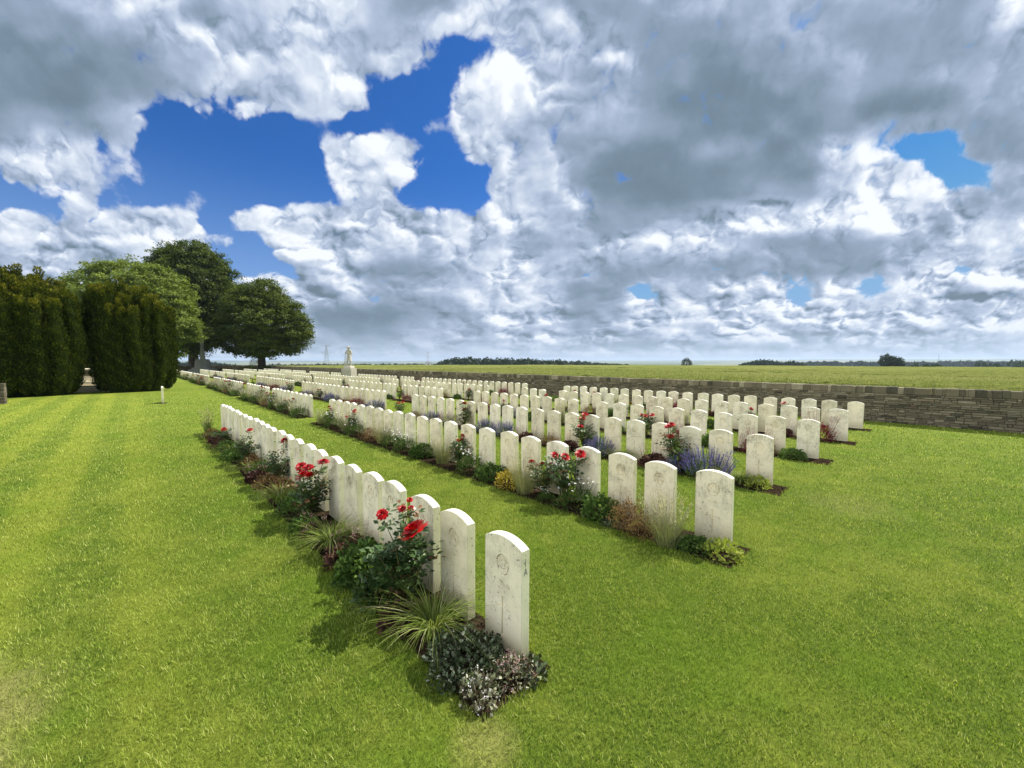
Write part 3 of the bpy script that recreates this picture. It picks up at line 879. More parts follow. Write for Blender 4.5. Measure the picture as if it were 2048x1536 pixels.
ORD1 = ['', 'first', 'second', 'third', 'fourth', 'fifth', 'sixth', 'seventh', 'eighth', 'ninth', 'tenth', 'eleventh', 'twelfth', 'thirteenth', 'fourteenth', 'fifteenth', 'sixteenth', 'seventeenth', 'eighteenth', 'nineteenth']
TENS = ['', '', 'twenty', 'thirty', 'forty', 'fifty', 'sixty', 'seventy', 'eighty', 'ninety']
def ordinal(n):
    if n < 20: return ORD1[n]
    if n < 100: return TENS[n // 10] + '-' + ORD1[n % 10] if n % 10 else TENS[n // 10][:-1] + 'ieth'
    return 'hundred and ' + (ordinal(n - 100) if n > 100 else 'zeroth')
ROWNAME = ['front row', 'second row', 'third row', 'fourth row', 'fifth row', 'sixth row beside the wall']

# near edges measured along each row, then plots of stones about 0.56 m apart with grass gaps between plots
LEFT = [
 [2.21, 2.80, 3.30, 3.85, 4.36, 4.88, 5.40, 5.94, 6.45, 6.96, 7.47, 7.99, 8.52, 9.03, 9.52, 10.02, 10.53, 11.06, 11.58, 12.08, 12.57, 13.08, 13.53, 13.98],
 [1.81, 2.44, 2.97, 3.52, 4.08, 4.63, 5.17, 5.75, 6.32, 6.88, 7.44, 7.99, 8.54, 9.09, 9.63, 10.16, 10.69, 11.24, 11.79, 12.33, 12.90, 13.48],
 [2.10, 2.71, 3.25, 3.80, 4.36, 4.90, 5.46, 6.00, 6.56, 7.10, 7.68, 8.24, 8.78, 9.32, 9.88, 10.42, 10.98, 11.54, 12.10, 12.66, 13.22],
 [1.93, 2.52, 3.06, 3.60, 4.18, 4.74, 5.28, 5.86, 6.42, 7.02, 8.10, 8.66, 9.22, 9.78, 10.30, 10.86, 11.40, 11.94, 12.50, 13.04],
 [1.78, 2.36, 2.85, 3.40, 4.05, 4.58, 5.16, 5.74, 6.30, 6.84, 7.38, 7.94, 8.54, 9.1, 9.66, 10.22, 10.78, 11.9, 12.46, 13.0],
 [1.74, 2.36, 2.88, 3.44, 3.96, 4.56, 5.10, 5.66, 6.18, 6.76, 7.34, 7.86, 8.40, 8.96, 9.52, 10.06, 10.60, 11.18, 11.74, 12.28, 12.76],
]
STONES = []      # (row, number, a_centre)
for r in range(6):
    L = list(LEFT[r])
    if r > 0:
        for (a0, a1) in SEGS[r][1:]:
            k = 0
            while a0 + 0.44 + k * 0.557 < a1 + 0.02:
                L.append(a0 + 0.44 + k * 0.557); k += 1
    for i, a in enumerate(L):
        ac = a - SW / 2
        if r == 5 and 38.0 < ac < 42.4: continue
        if r > 0 and (r * 31 + i * 17) % 23 == 0 and i > 24: continue
        STONES.append((r, i, ac))
# renumber along each row after gaps
cnt = {}
tmp = []
for (r, i, a) in STONES:
    cnt[r] = cnt.get(r, 0) + 1
    tmp.append((r, cnt[r], a))
STONES = tmp
def dist(a, b): x, y, _ = P(a, b); return math.hypot(x, y)
order = sorted(STONES, key=lambda s: dist(s[2], ROWS_B[s[0]]) * (1 + 0.13 * s[0]))
individual = set(order[:298])
LOOK = {(0, 1): 'clean pale headstone numbered 1A on its side', (0, 2): 'pale headstone with grey stains on its curved top and a sunburst badge',
        (0, 4): 'headstone with a large dark grey stain round its badge', (0, 5): 'yellowish headstone with a tall carved cross',
        (1, 1): 'clean pale headstone with a round sunburst badge and feathery grass before it', (1, 2): 'headstone with grey mottling over badge and lettering'}
STONE_XY = {}
far_g = Geo()
rs = random.Random(11)
fmesh = None
for (r, k, a) in STONES:
    b = ROWS_B[r]
    x, y, _ = P(a, b)
    D = math.hypot(x, y)
    tilt = (rs.gauss(0, 0.005), rs.gauss(0, 0.006)); dz = rs.gauss(0, 0.006) if (r, k) != (0, 1) else 0
    jb = rs.gauss(0, 0.006)
    if (r, k, a) in individual:
        if (r, k) == (0, 1): key = 'first'
        elif D < 6.2: key = rs.choice(['n0', 'n1', 'n0', 'n2', 'n3']) if r > 0 or k > 3 else 'n0'
        elif D < 15: key = rs.choice(['m0', 'm1', 'm2', 'm0'])
        else: key = 'f'
        o = bpy.data.objects.new('headstone', stone_mesh(key))
        link(o)
        o.location = P(a, b + jb, dz)
        o.rotation_euler = (tilt[0], tilt[1], GZ + rs.gauss(0, 0.006))
        base = LOOK.get((r, k), 'pale arched headstone')
        place = f'{ordinal(k)} from the near end of the {ROWNAME[r]}'
        lab = f'{base}, {place}'
        if len(lab.split()) > 16: lab = f'{" ".join(base.split()[:6])}, {place}'
        set_label(o, lab, 'headstone', 'headstones standing in rows')
    else:
        me = stone_mesh('f')
        if fmesh is None:
            V = np.zeros(len(me.vertices) * 3); me.vertices.foreach_get('co', V); V = V.reshape(-1, 3)
            fm = {}
            for p in me.polygons: fm.setdefault(p.material_index, []).append(tuple(p.vertices))
            fmesh = (V, fm)
        V, fm = fmesh
        cg, sg = math.cos(GZ), math.sin(GZ)
        W = np.stack([V[:, 0] * cg - V[:, 1] * sg + x, V[:, 0] * sg + V[:, 1] * cg + y, V[:, 2] + dz], 1)
        for mi, fl in fm.items(): far_g.add(W, fl, 0.5, mi)
o = far_g.obj('distant_headstones', MATS_STONE)
set_label(o, 'farthest pale headstones at the left ends of the rows near the trees', 'headstones', None, 'stuff')

first = next(o for o in bpy.data.objects if o.name == 'headstone')
def text_part(body, name, parent, size, mat, loc, rot, ext=0.0012, font_scale=(1, 1)):
    cu = bpy.data.curves.new('t', 'FONT'); cu.body = body; cu.size = size; cu.extrude = ext
    cu.align_x = 'CENTER'; cu.align_y = 'CENTER'; cu.offset = -0.0004
    t = bpy.data.objects.new('t', cu); COL.objects.link(t)
    bpy.context.view_layer.update()
    me = bpy.data.meshes.new_from_object(t.evaluated_get(bpy.context.evaluated_depsgraph_get()))
    bpy.data.objects.remove(t); me.materials.clear(); me.materials.append(mat)
    o = bpy.data.objects.new(name, me); link(o, parent)
    o.location = loc; o.rotation_euler = rot; o.scale = (font_scale[0], font_scale[1], 1)
    return o
# plot number on the first stone's near edge: raised letters coloured dark for groove shade
text_part('1', 'plot_numeral', first, 0.070, M_carve, (SW / 2 + 0.0003, 0.038, 0.672), (R(90), 0, R(90)), 0.0008, (0.75, 1))
text_part('A', 'plot_letter', first, 0.070, M_carve, (SW / 2 + 0.0003, 0.038, 0.612), (R(90), 0, R(90)), 0.0008, (0.75, 1))

# a lone headstone on the open lawn
o = bpy.data.objects.new('headstone', stone_mesh('m0')); link(o)
o.location = P(25.6, 1.02); o.rotation_euler = (0, 0, GZ - 0.01)
set_label(o, 'lone headstone on the open lawn in front of the clipped yews, seen edge on', 'headstone', 'headstones standing in rows')
g = Geo()
n = 26; aa = np.linspace(0, 2 * math.pi, n, endpoint=False)
V = [P(25.6 + 0.42 * math.cos(t) * (1 + 0.1 * math.sin(3 * t)), 0.98 + 0.26 * math.sin(t), 0.006) for t in aa] + [P(25.6, 0.98, 0.02)]
g.add(V, [(i, (i + 1) % n, n) for i in range(n)], 0.5)
o = g.obj('flower_bed', M_soil); o['kind'] = 'structure'

# ------------------------------------------------------------------ plants
def thing_from(parts, name):
    """parts: list of (name, Geo, material)"""
    root = empty(name, (0, 0, 0))
    for nm, g, m in parts:
        o = g.obj(nm, m, root)
        if nm in ('flowers', 'plumes'): o['kind'] = 'stuff'
    return root

def mound_points(n, rx, ry, h, hollow=0.35):
    d = rdir(n); d[:, 2] = np.abs(d[:, 2])
    k = rng.uniform(hollow, 1, n) ** 0.5
    bump = 1 + 0.16 * np.sin(d[:, 0] * 6 + 1.3) * np.cos(d[:, 1] * 7)
    Pn = d * (k * bump)[:, None] * np.array([rx, ry, h])
    return Pn, d

def bloom(g, c, r, up=(0, 0, 1)):
    """a full rose: cupped petals in whorls"""
    up = norm(np.array(up, float)); t = norm(np.cross(up, [0.3, 1, 0.1])); s = np.cross(up, t)
    for lay, (rad, n, open_, sz) in enumerate(((0.12, 4, 0.05, 0.45), (0.30, 6, 0.35, 0.62), (0.55, 7, 0.8, 0.75), (0.80, 9, 1.15, 0.85), (0.92, 9, 1.6, 0.85))):
        for k in range(n):
            an = 2 * math.pi * (k + 0.5 * lay + rng.uniform(-.12, .12)) / n
            out = t * math.cos(an) + s * math.sin(an); tan = np.cross(up, out)
            ax = norm(up * math.cos(open_) + out * math.sin(open_))
            base = c + out * rad * r * 0.45 - up * r * (0.15 + 0.10 * lay)
            L = r * sz; Wd = r * sz * 0.95
            inn = norm(np.cross(tan, ax)) * -1
            rows = []
            for i in range(3):
                u = i / 2
                curl = out * (0.22 * r * u * u * (0.5 + lay * 0.25))
                for j in (-1, 0, 1):
                    w = (0.45, 1.0, 0.75)[i]
                    p = base + ax * L * u * (1 if j == 0 else 0.90) + tan * j * Wd * 0.5 * w + curl + out * (-(abs(j)) * 0.16 * r) + rng.normal(0, 0.012 * r, 3)
                    rows.append(p)
            g.add(rows, [(0, 1, 4, 3), (1, 2, 5, 4), (3, 4, 7, 6), (4, 5, 8, 7)], 0.3 + 0.12 * lay + rng.uniform(-.12, .12), 0, True)

def rose_bush(blooms, n_cane=7, H=0.5, spread=0.22, leafy=90, lsz=0.042, bush=True):
    gs, gl, gb = Geo(), Geo(), []
    root = empty('rose_bush', (0, 0, 0))
    tips = []
    for (bx, by, bz, br) in blooms:
        p0 = np.array([rng.normal(0, 0.03), rng.normal(0, 0.03), 0.0]); p3 = np.array([bx, by, bz - br * 0.5])
        p1 = p0 + (p3 - p0) * 0.4 + [rng.normal(0, .03), rng.normal(0, .03), 0.06 * H]
        pts = [p0, p1, p0 + (p3 - p0) * 0.75 + rng.normal(0, .015, 3), p3]
        tube(gs, pts, [0.006, 0.005, 0.004, 0.003], 5, 0.5)
        tips.append(pts)
        g = Geo(); bloom(g, np.array([bx, by, bz]), br, (rng.normal(0, .35) , -0.35 + rng.normal(0, .25), 1))
        gb.append(g)
    for k in range(n_cane):
        an = rng.uniform(0, 6.28); rad = spread * rng.uniform(.4, 1.0)
        p3 = np.array([rad * math.cos(an), rad * 0.8 * math.sin(an), H * rng.uniform(.55, 1.0)])
        pts = [np.zeros(3), p3 * [.35, .35, .4], p3 * [.75, .75, .75], p3]
        tube(gs, pts, [0.006, 0.005, 0.004, 0.002], 5, 0.6)
        tips.append(pts)
    # compound leaves off every cane
    for pts in tips:
        P_ = np.array(pts)
        for q in range(leafy // max(1, len(tips)) + 2):
            t = rng.uniform(0.25, 1.0) * 3 * 0.98; i = min(int(t), 2); f = t - i
            c = P_[i] * (1 - f) + P_[i + 1] * f
            if P_[-1][2] > H * 1.15 and t > 2.3 and rng.random() < 0.5: continue
            an = rng.uniform(0, 6.28)
            d = norm(np.array([math.cos(an), math.sin(an), rng.uniform(-.1, .6)]))
            nrm = norm(np.array([0, 0, 1.0]) + rng.normal(0, .35, 3))
            st = 0.05 + 0.03 * rng.random()
            side = norm(np.cross(d, nrm))
            tint = float(np.clip(rng.normal(0.45, 0.2), 0, 1)) if rng.random() > 0.08 else 1.0
            cs, ds = [], []
            for s_, off in ((0, st + lsz * .8), (1, st * .95), (-1, st * .95), (1, st * .45), (-1, st * .45)):
                cs.append(c + d * off); ds.append(norm(d * (1 if s_ == 0 else 0.45) + side * s_ * 0.9))
            leaves(gl, np.array(cs), np.array(ds), np.tile(nrm, (5, 1)), lsz * rng.uniform(.8, 1.2), lsz * 0.72, tint, 0, 0.12)
    gs.obj('stems', M_stem, root); gl.obj('foliage', M_rose_leaf, root)
    for g in gb: g.obj('bloom', M_red, root)
    return root

def grass_tuft(H=0.34, n=340, spread=0.12, wd=0.007, mat=None, droop=0.75, lean=(0.5, 1.5), name='grass_tuft'):
    g = Geo()
    az = rng.uniform(0, 6.28, n); r = spread * 0.35 * np.sqrt(rng.random(n))
    B_ = np.stack([r * np.cos(az), r * np.sin(az), np.zeros(n)], 1)
    blades(g, B_, az + rng.normal(0, .3, n), rng.uniform(*lean, n), H * rng.uniform(.55, 1.1, n), wd * rng.uniform(.6, 1.2, n), np.clip(rng.normal(.5, .22, n), 0, 1), 0, 5, droop * rng.uniform(.3, 1.0, n))
    return thing_from([('leaves', g, mat or M_sedge)], name)

def feather_grass(H=0.48, n=420, m=85):
    g, f = Geo(), Geo()
    az = rng.uniform(0, 6.28, n); r = 0.10 * np.sqrt(rng.random(n))
    B_ = np.stack([r * np.cos(az), r * np.sin(az), np.zeros(n)], 1)
    blades(g, B_, az, rng.uniform(.1, .85, n), H * rng.uniform(.4, .8, n), 0.0028, np.clip(rng.normal(.5, .22, n), 0, 1), 0, 3, 0.1)
    for k in range(m):
        an = rng.uniform(0, 6.28); ln = rng.uniform(.15, .85); hh = H * rng.uniform(.6, 1.05)
        top = np.array([math.cos(an) * ln * hh * .8, math.sin(an) * ln * hh * .8, hh])
        base = np.array([math.cos(an) * .05, math.sin(an) * .05, 0])
        tube(g, [base, base * .4 + top * .6 + [0, 0, .02], top], [.0016, .0013, .001], 4, 0.8, cap=False)
        t = rng.uniform(.72, 1.04, 14)[:, None]
        C = base * (1 - t) + top * t + rng.normal(0, .006, (14, 3))
        leaves(f, C, norm(top - base) + rdir(14) * .5, rdir(14), 0.020, 0.004, rng.random(14))
    return thing_from([('leaves', g, M_stipa), ('plumes', f, M_plume)], 'feather_grass')

def catmint(H=0.34, R_=0.27, n=900, spikes=150, flower=None, leafm=None):
    g, f = Geo(), Geo()
    C, d = mound_points(n, R_, R_ * .8, H * .62)
    leaves(g, C, d + rdir(n) * .7, rdir(n), rng.uniform(.014, .030, n), 0.011, np.clip(rng.normal(.45, .22, n), 0, 1))
    Cs, ds = mound_points(spikes, R_ * .95, R_ * .75, H * .60, 0.7)
    for c, dd in zip(Cs, ds):
        up = norm(dd * .7 + np.array([0, 0, 1.0])); L = H * rng.uniform(.35, .6)
        tube(g, [c, c + up * L], [.002, .0012], 4, 0.5, cap=False)
        q = 30; t = rng.uniform(.2, 1.0, q)[:, None]
        leaves(f, c + up * L * t + rng.normal(0, .003, (q, 3)), rdir(q) + up * .3, rdir(q), rng.uniform(.007, .013, q), 0.008, rng.random(q))
    return thing_from([('foliage', g, leafm or M_green), ('flowers', f, flower or M_violet)], 'catmint_clump')

def daisy_clump(H=0.30, R_=0.24, n=650, m=34, name='daisy_clump'):
    g, f = Geo(), Geo()
    C, d = mound_points(n, R_, R_ * .8, H * .75)
    leaves(g, C, d + rdir(n) * .6 + [0, 0, .5], rdir(n), rng.uniform(.025, .055, n), 0.011, np.clip(rng.normal(.42, .22, n), 0, 1))
    for k in range(m):
        an = rng.uniform(0, 6.28); rr = R_ * math.sqrt(rng.random())
        b = np.array([rr * .5 * math.cos(an), rr * .5 * math.sin(an), H * .3]); c = np.array([rr * math.cos(an), rr * math.sin(an) * .85, H * rng.uniform(.75, 1.2)])
        tube(g, [b, c], [.0018, .0012], 4, .5, cap=False)
        nrm = norm(np.array([rng.normal(0, .4), rng.normal(0, .4), 1]))
        t = norm(np.cross(nrm, [1, .2, 0])); s = np.cross(nrm, t)
        q = 11; a2 = np.arange(q) / q * 2 * math.pi
        D = np.outer(np.cos(a2), t) + np.outer(np.sin(a2), s) + nrm * .12
        leaves(f, np.tile(c, (q, 1)), D, np.tile(nrm, (q, 1)), 0.016, 0.008, rng.uniform(.2, 1, q), 0)
        leaves(f, np.tile(c + nrm * .002, (4, 1)), D[::3][:4] * 1.0, np.tile(nrm, (4, 1)), 0.005, 0.005, 0.5, 1)
    root = empty(name, (0, 0, 0))
    g.obj('foliage', M_green, root); f.obj('flowers', [M_white, M_gold], root)['kind'] = 'stuff'
    return root

def leafy_mound(name, mat, H=0.24, R_=0.25, n=1100, ls=(.02, .045), wf=0.75, extra=None, up=0.3):
    g = Geo()
    C, d = mound_points(n, R_, R_ * .8, H)
    L = rng.uniform(*ls, n)
    leaves(g, C, d + rdir(n) * .8 + [0, 0, up], d + rdir(n) * .6, L, L * wf, np.clip(rng.normal(.48, .25, n), 0, 1), 0, .1)
    parts = [('foliage', g, mat)]
    if extra is not None:
        em, m, hh = extra
        f = Geo()
        Cs, ds = mound_points(m, R_, R_ * .8, H, 0.8)
        for c, dd in zip(Cs, ds):
            top = c + norm(dd * .5 + np.array([0, 0, 1.0])) * hh * rng.uniform(.5, 1)
            tube(g, [c * .6, c, top], [.0015, .0013, .001], 4, .9, cap=False)
            q = 9; leaves(f, top + rng.normal(0, .012, (q, 3)), rdir(q), rdir(q), 0.010, 0.008, rng.random(q))
        parts.append(('flowers', f, em))
    return thing_from(parts, name)

def airy_perennial():
    g, f = Geo(), Geo()
    for k in range(30):
        an = rng.uniform(0, 6.28); r = .22 * rng.random(); H = rng.uniform(.4, .78)
        b = np.array([.04 * math.cos(an), .04 * math.sin(an), 0]); t = np.array([r * math.cos(an), r * math.sin(an), H])
        tube(g, [b, (b + t) / 2 + rng.normal(0, .02, 3), t], [.0025, .002, .0012], 4, .8, cap=False)
        q = 16; u = rng.uniform(.45, 1.05, q)[:, None]
        leaves(f, b * (1 - u) + t * u + rng.normal(0, .02, (q, 3)), rdir(q), rdir(q), .016, .010, rng.random(q))
        q = 12; u = rng.uniform(.05, .6, q)[:, None]
        leaves(g, b * (1 - u) + t * u, rdir(q) + [0, 0, .4], rdir(q), .06, .010, rng.uniform(.2, .7, q))
    return thing_from([('stems', g, M_green), ('flowers', f, M_pink)], 'airy_perennial')

PROTO = {}
def used(root):
    return root
def variants(key, fn, n=2):
    PROTO[key] = [[fn(), False] for _ in range(n)]

variants('rose', lambda: rose_bush([(rng.uniform(-.16, .16), rng.uniform(-.14, .1), rng.uniform(.42, .58), rng.uniform(.028, .038)) for _ in range(3)], 8, .44, .22, 100), 3)
variants('sedge', lambda: grass_tuft(), 2)
variants('stipa', lambda: feather_grass(), 2)
variants('catmint', lambda: catmint(), 2)
variants('aster', lambda: daisy_clump(), 2)
variants('green', lambda: leafy_mound('geranium_mound', M_green, .22, .24, 900, (.022, .05), .85), 2)
variants('heuchera', lambda: leafy_mound('coral_bells', M_dark, .15, .18, 420, (.03, .05), .9, (M_pink, 26, .22)), 2)
variants('burgundy', lambda: leafy_mound('burgundy_shrub', M_burg, .32, .26, 1300, (.02, .045), .4, (M_burg, 70, .30), 0.9), 2)
variants('gold', lambda: leafy_mound('golden_perennial', M_gold, .24, .22, 800, (.025, .05), .45), 1)
variants('brown', lambda: leafy_mound('bronze_stonecrop', M_brown, .25, .22, 1000, (.015, .03), .5, (M_brown, 40, .14), .8), 2)
variants('silver', lambda: leafy_mound('silver_deadnettle', M_silver, .15, .22, 800, (.02, .034), .8), 1)
variants('lime', lambda: leafy_mound('lime_foliage_plant', M_lime, .14, .16, 420, (.025, .045), .6), 1)
variants('pinkie', lambda: catmint(.36, .22, 500, 60, M_pink), 1)

DESC = {'rose': ('red rose bush', 'rose bush', 'red rose bushes in the beds'), 'sedge': ('arching green grass tuft', 'ornamental grass', 'grass tufts in the beds'),
        'stipa': ('pale feathery grass clump', 'ornamental grass', 'feathery grasses in the beds'), 'catmint': ('violet spiked catmint clump', 'catmint', 'violet clumps in the beds'),
        'aster': ('white daisy clump', 'daisy', 'white daisy clumps in the beds'), 'green': ('low green leafy mound', 'plant', 'green leafy mounds in the beds'),
        'heuchera': ('dark purple leaved coral bells', 'plant', 'purple leaved plants in the beds'), 'burgundy': ('burgundy red spiky shrub', 'shrub', 'burgundy shrubs in the beds'),
        'gold': ('golden yellow leafy plant', 'plant', 'golden plants in the beds'), 'brown': ('bronze brown stonecrop', 'plant', 'bronze stonecrops in the beds'),
        'silver': ('silver variegated deadnettle', 'plant', 'silver leaved plants in the beds'), 'lime': ('small lime green plant', 'plant', 'lime green plants in the beds'),
        'pinkie': ('pink spiked clump', 'plant', 'pink clumps in the beds')}
def nearest_stone(r, a):
    c = [(abs(s[2] - a), s[1]) for s in STONES if s[0] == r]
    return min(c)[1]
USED_LABEL = {}
def plant(kind, r, a, db=-0.22, s=1.0, label=None, sz=1.0):
    s *= 1.22
    ks = PROTO[kind]; e = ks[rng.integers(len(ks))]
    if not e[1]: o = e[0]; e[1] = True
    else: o = copy_tree(e[0])
    o.location = P(a, ROWS_B[r] + db, 0.005)
    o.rotation_euler = (0, 0, rng.uniform(0, 6.28)); o.scale = (s, s, s * sz)
    d, c, g = DESC[kind]
    k = nearest_stone(r, a)
    lab = label or f'{d} before the {ordinal(k)} headstone from the near end, {ROWNAME[r].split(" beside")[0]}'
    if lab in USED_LABEL:
        USED_LABEL[lab] += 1
        lab = f'smaller {lab}' if USED_LABEL[lab] == 2 else f'farther {lab}'
        o.scale = (s * .75, s * .75, s * sz * .75)
    else: USED_LABEL[lab] = 1
    set_label(o, lab, c, g)
    return o

# --- front row, plant by plant
def own(root, a, b, label, cat, group=None, rz=0.0, s=1.10):
    root.location = P(a, b, 0.005); root.rotation_euler = (0, 0, GZ + rz); root.scale = (s, s, s)
    return set_label(root, label, cat, group)
# local axes: x towards the near end, y to the stones
own(leafy_mound('silver_deadnettle', M_silver, .15, .29, 2600, (.016, .032), .78), 2.06, 1.54, 'wide silver mottled deadnettle at the foot of the stone numbered 1A', 'plant', DESC['silver'][2])
own(leafy_mound('pale_deadnettle', M_pale, .12, .12, 420, (.016, .030), .8, (M_white, 14, .03)), 1.80, 1.43, 'small pale deadnettle at the very near corner of the front bed', 'plant', DESC['silver'][2])
g_ = leafy_mound('deadnettle_in_flower', M_pale, .10, .14, 420, (.013, .026), .8, (M_pink, 30, .04))
own(g_, 1.77, 1.68, 'dark deadnettle with pale pink flowers beside the stone numbered 1A', 'plant')
own(leafy_mound('lime_foliage_plant', M_silver, .09, .10, 120, (.03, .05), .7), 1.71, 1.80, 'few pale green leaves on bare earth right of the stone numbered 1A', 'plant')
own(grass_tuft(.37, 330, .15, .0075, None, .75, (.4, 1.5)), 2.47, 1.55, 'large arching grass tuft before the gap between the first two front headstones', 'ornamental grass', DESC['sedge'][2])
own(rose_bush([(.16, -.02, .66, .072), (-.02, .0, .74, .022), (.00, .05, .80, .018), (-.36, .0, .60, .034), (.05, .03, .76, .016)], 12, .56, .30, 230, .050), 2.95, 1.58, 'big red rose bush with one very large bloom before the second front headstone', 'rose bush', DESC['rose'][2])
own(leafy_mound('geranium_mound', M_green, .27, .28, 1500, (.03, .058), .85), 3.62, 1.52, 'glossy green leafy mound behind the biggest rose bush of the front row', 'plant', DESC['green'][2])
own(leafy_mound('geranium_mound', M_rose_leaf, .22, .24, 900, (.025, .045), .8), 3.18, 1.47, 'low dark green foliage under the biggest rose bush', 'plant')
own(grass_tuft(.18, 60, .10, .006, None, .8, (.8, 2.0)), 3.05, 1.39, 'thin pale grass wisps at the foot of the biggest rose bush', 'ornamental grass', DESC['sedge'][2])
own(grass_tuft(.38, 380, .14, .007), 4.40, 1.50, 'full green grass tuft before the fifth front headstone', 'ornamental grass', DESC['sedge'][2])
own(leafy_mound('coral_bells', M_dark, .15, .17, 420, (.03, .05), .9, (M_pink, 30, .20)), 4.12, 1.62, 'purple coral bells with pale pink flowers before the fourth front headstone', 'plant', DESC['heuchera'][2])
own(leafy_mound('coral_bells', M_dark, .12, .16, 300, (.03, .045), .9, (M_pink, 12, .16)), 4.86, 1.46, 'small dark coral bells between grass tuft and clustered roses', 'plant', DESC['heuchera'][2])
own(rose_bush([(-.02, -.04, .56, .056), (.12, .0, .57, .054), (-.13, .05, .60, .046), (-.28, .02, .58, .046), (.20, .12, .72, .046)], 10, .50, .26, 190, .046), 5.40, 1.56, 'rose bush with five bright red blooms before the sixth front headstone', 'rose bush', DESC['rose'][2])
own(leafy_mound('geranium_mound', M_green, .24, .24, 1200, (.015, .03), .5), 5.72, 1.47, 'fine leaved green mound beside the rose bush with five blooms', 'plant', DESC['green'][2])
own(grass_tuft(.34, 230, .13, .007), 6.35, 1.47, 'bright green grass tuft before the ninth front headstone', 'ornamental grass', DESC['sedge'][2])
own(leafy_mound('bronze_stonecrop', M_brown, .22, .24, 900, (.02, .035), .6), 7.15, 1.50, 'brownish leafy mound before the eleventh front headstone', 'plant', DESC['brown'][2])
own(rose_bush([(.02, .08, .68, .045)], 9, .50, .24, 150), 7.30, 1.68, 'rose bush with a single dark red bloom before the eleventh front headstone', 'rose bush', DESC['rose'][2])
own(leafy_mound('coral_bells', M_dark, .16, .18, 420, (.03, .05), .9, (M_pink, 20, .16)), 7.75, 1.46, 'dark coral bells before the twelfth front headstone', 'plant', DESC['heuchera'][2])
own(grass_tuft(.30, 190, .12, .007), 8.45, 1.46, 'grass tuft with pale tips before the thirteenth front headstone', 'ornamental grass', DESC['sedge'][2])
own(rose_bush([(.0, .03, .62, .034)], 9, .48, .22, 140), 9.25, 1.62, 'rose bush with one small red bloom before the fifteenth front headstone', 'rose bush', DESC['rose'][2])
own(leafy_mound('geranium_mound', M_green, .20, .24, 900, (.02, .04), .7), 9.75, 1.50, 'green leafy mound before the sixteenth front headstone', 'plant', DESC['green'][2])
own(grass_tuft(.32, 210, .13, .007), 10.45, 1.52, 'yellow green grass tuft before the seventeenth front headstone', 'ornamental grass', DESC['sedge'][2])
own(leafy_mound('burgundy_shrub', M_burg, .16, .14, 400, (.02, .04), .5), 9.95, 1.66, 'small red leaved plant before the sixteenth front headstone', 'shrub', DESC['burgundy'][2])
own(leafy_mound('geranium_mound', M_green, .18, .22, 800, (.02, .04), .7), 11.1, 1.52, 'green mound before the nineteenth front headstone', 'plant', DESC['green'][2])
own(rose_bush([(.0, .0, .36, .04)], 6, .32, .18, 80), 11.7, 1.56, 'low orange red rose before the twentieth front headstone', 'rose bush', DESC['rose'][2])
own(leafy_mound('coral_bells', M_dark, .15, .2, 420, (.03, .05), .9, (M_pink, 20, .16)), 12.2, 1.48, 'dark coral bells before the twenty-first front headstone', 'plant', DESC['heuchera'][2])
own(grass_tuft(.32, 200, .13, .007), 12.9, 1.52, 'grass tuft before the twenty-second front headstone', 'ornamental grass', DESC['sedge'][2])
own(airy_perennial(), 13.55, 1.45, 'tall airy pink flowered stems at the far end of the front row', 'plant')

for (a_, b_, h_, r_, m_, t_) in ((3.35, 1.62, .22, .20, M_green, 'dark green leaves behind the big rose bush, against the second and third front headstones'),
        (2.75, 1.42, .14, .17, M_dark, 'low purple leaves between the big rose bush and the large arching grass'), (4.0, 1.45, .16, .18, M_dark, 'dark low leaves at the bed edge by the fourth front headstone'),
        (5.1, 1.42, .15, .18, M_green, 'low green leaves at the bed edge by the sixth front headstone'), (6.0, 1.62, .22, .20, M_green, 'green leaves against the eighth front headstone'),
        (6.75, 1.60, .24, .20, M_brown, 'bronze leaves against the ninth front headstone'), (8.1, 1.62, .24, .22, M_green, 'green leaves against the twelfth front headstone'),
        (8.85, 1.60, .22, .20, M_brown, 'bronze leaves against the fourteenth front headstone'), (10.1, 1.45, .16, .2, M_green, 'low green leaves at the bed edge by the sixteenth front headstone'),
        (11.4, 1.44, .18, .2, M_dark, 'purple leaves at the bed edge by the nineteenth front headstone'), (12.5, 1.6, .2, .2, M_green, 'green leaves against the twenty-second front headstone'), (13.1, 1.5, .22, .2, M_brown, 'bronze leaves near the far end of the front row')):
    own(leafy_mound('bedding_plant', m_, h_, r_, 700, (.018, .04), .7), a_, b_, t_, 'plant')
# --- second row near end
R2 = 1
def p2(kind, a, b, **k): return plant(kind, R2, a, b - ROWS_B[R2], **k)
p2('lime', 1.42, 4.36, label='lime green leafy plant beside the near end stone of the second row')
p2('green', 1.70, 4.34, s=.75, sz=.6)
p2('stipa', 1.95, 4.22, s=1.0, label='tall feathery grass with pale plumes before the first stone of the second row')
p2('brown', 2.22, 4.20, s=.8, label='pale pinkish stonecrop beside the tall feathery grass of the second row')
p2('brown', 2.50, 4.36, s=1.0)
p2('silver', 2.66, 4.20, s=.45)
p2('green', 2.90, 4.36, s=1.0)
p2('aster', 3.30, 4.40, s=1.0)
p2('rose', 3.55, 4.44, s=1.15, sz=1.1)
p2('rose', 3.95, 4.40, s=.9)
p2('aster', 3.75, 4.25, s=.5)
p2('stipa', 4.25, 4.32, s=1.0)
p2('gold', 4.62, 4.34, s=.95)
p2('green', 5.15, 4.42, s=.95)
p2('aster', 5.75, 4.42, s=1.05)
p2('rose', 6.15, 4.46, s=1.0)
p2('stipa', 6.60, 4.40, s=1.0)
p2('green', 7.40, 4.40, s=1.0)
p2('aster', 8.10, 4.42, s=1.0)
p2('aster', 8.75, 4.45, s=1.0)
p2('stipa', 9.25, 4.42, s=.95)
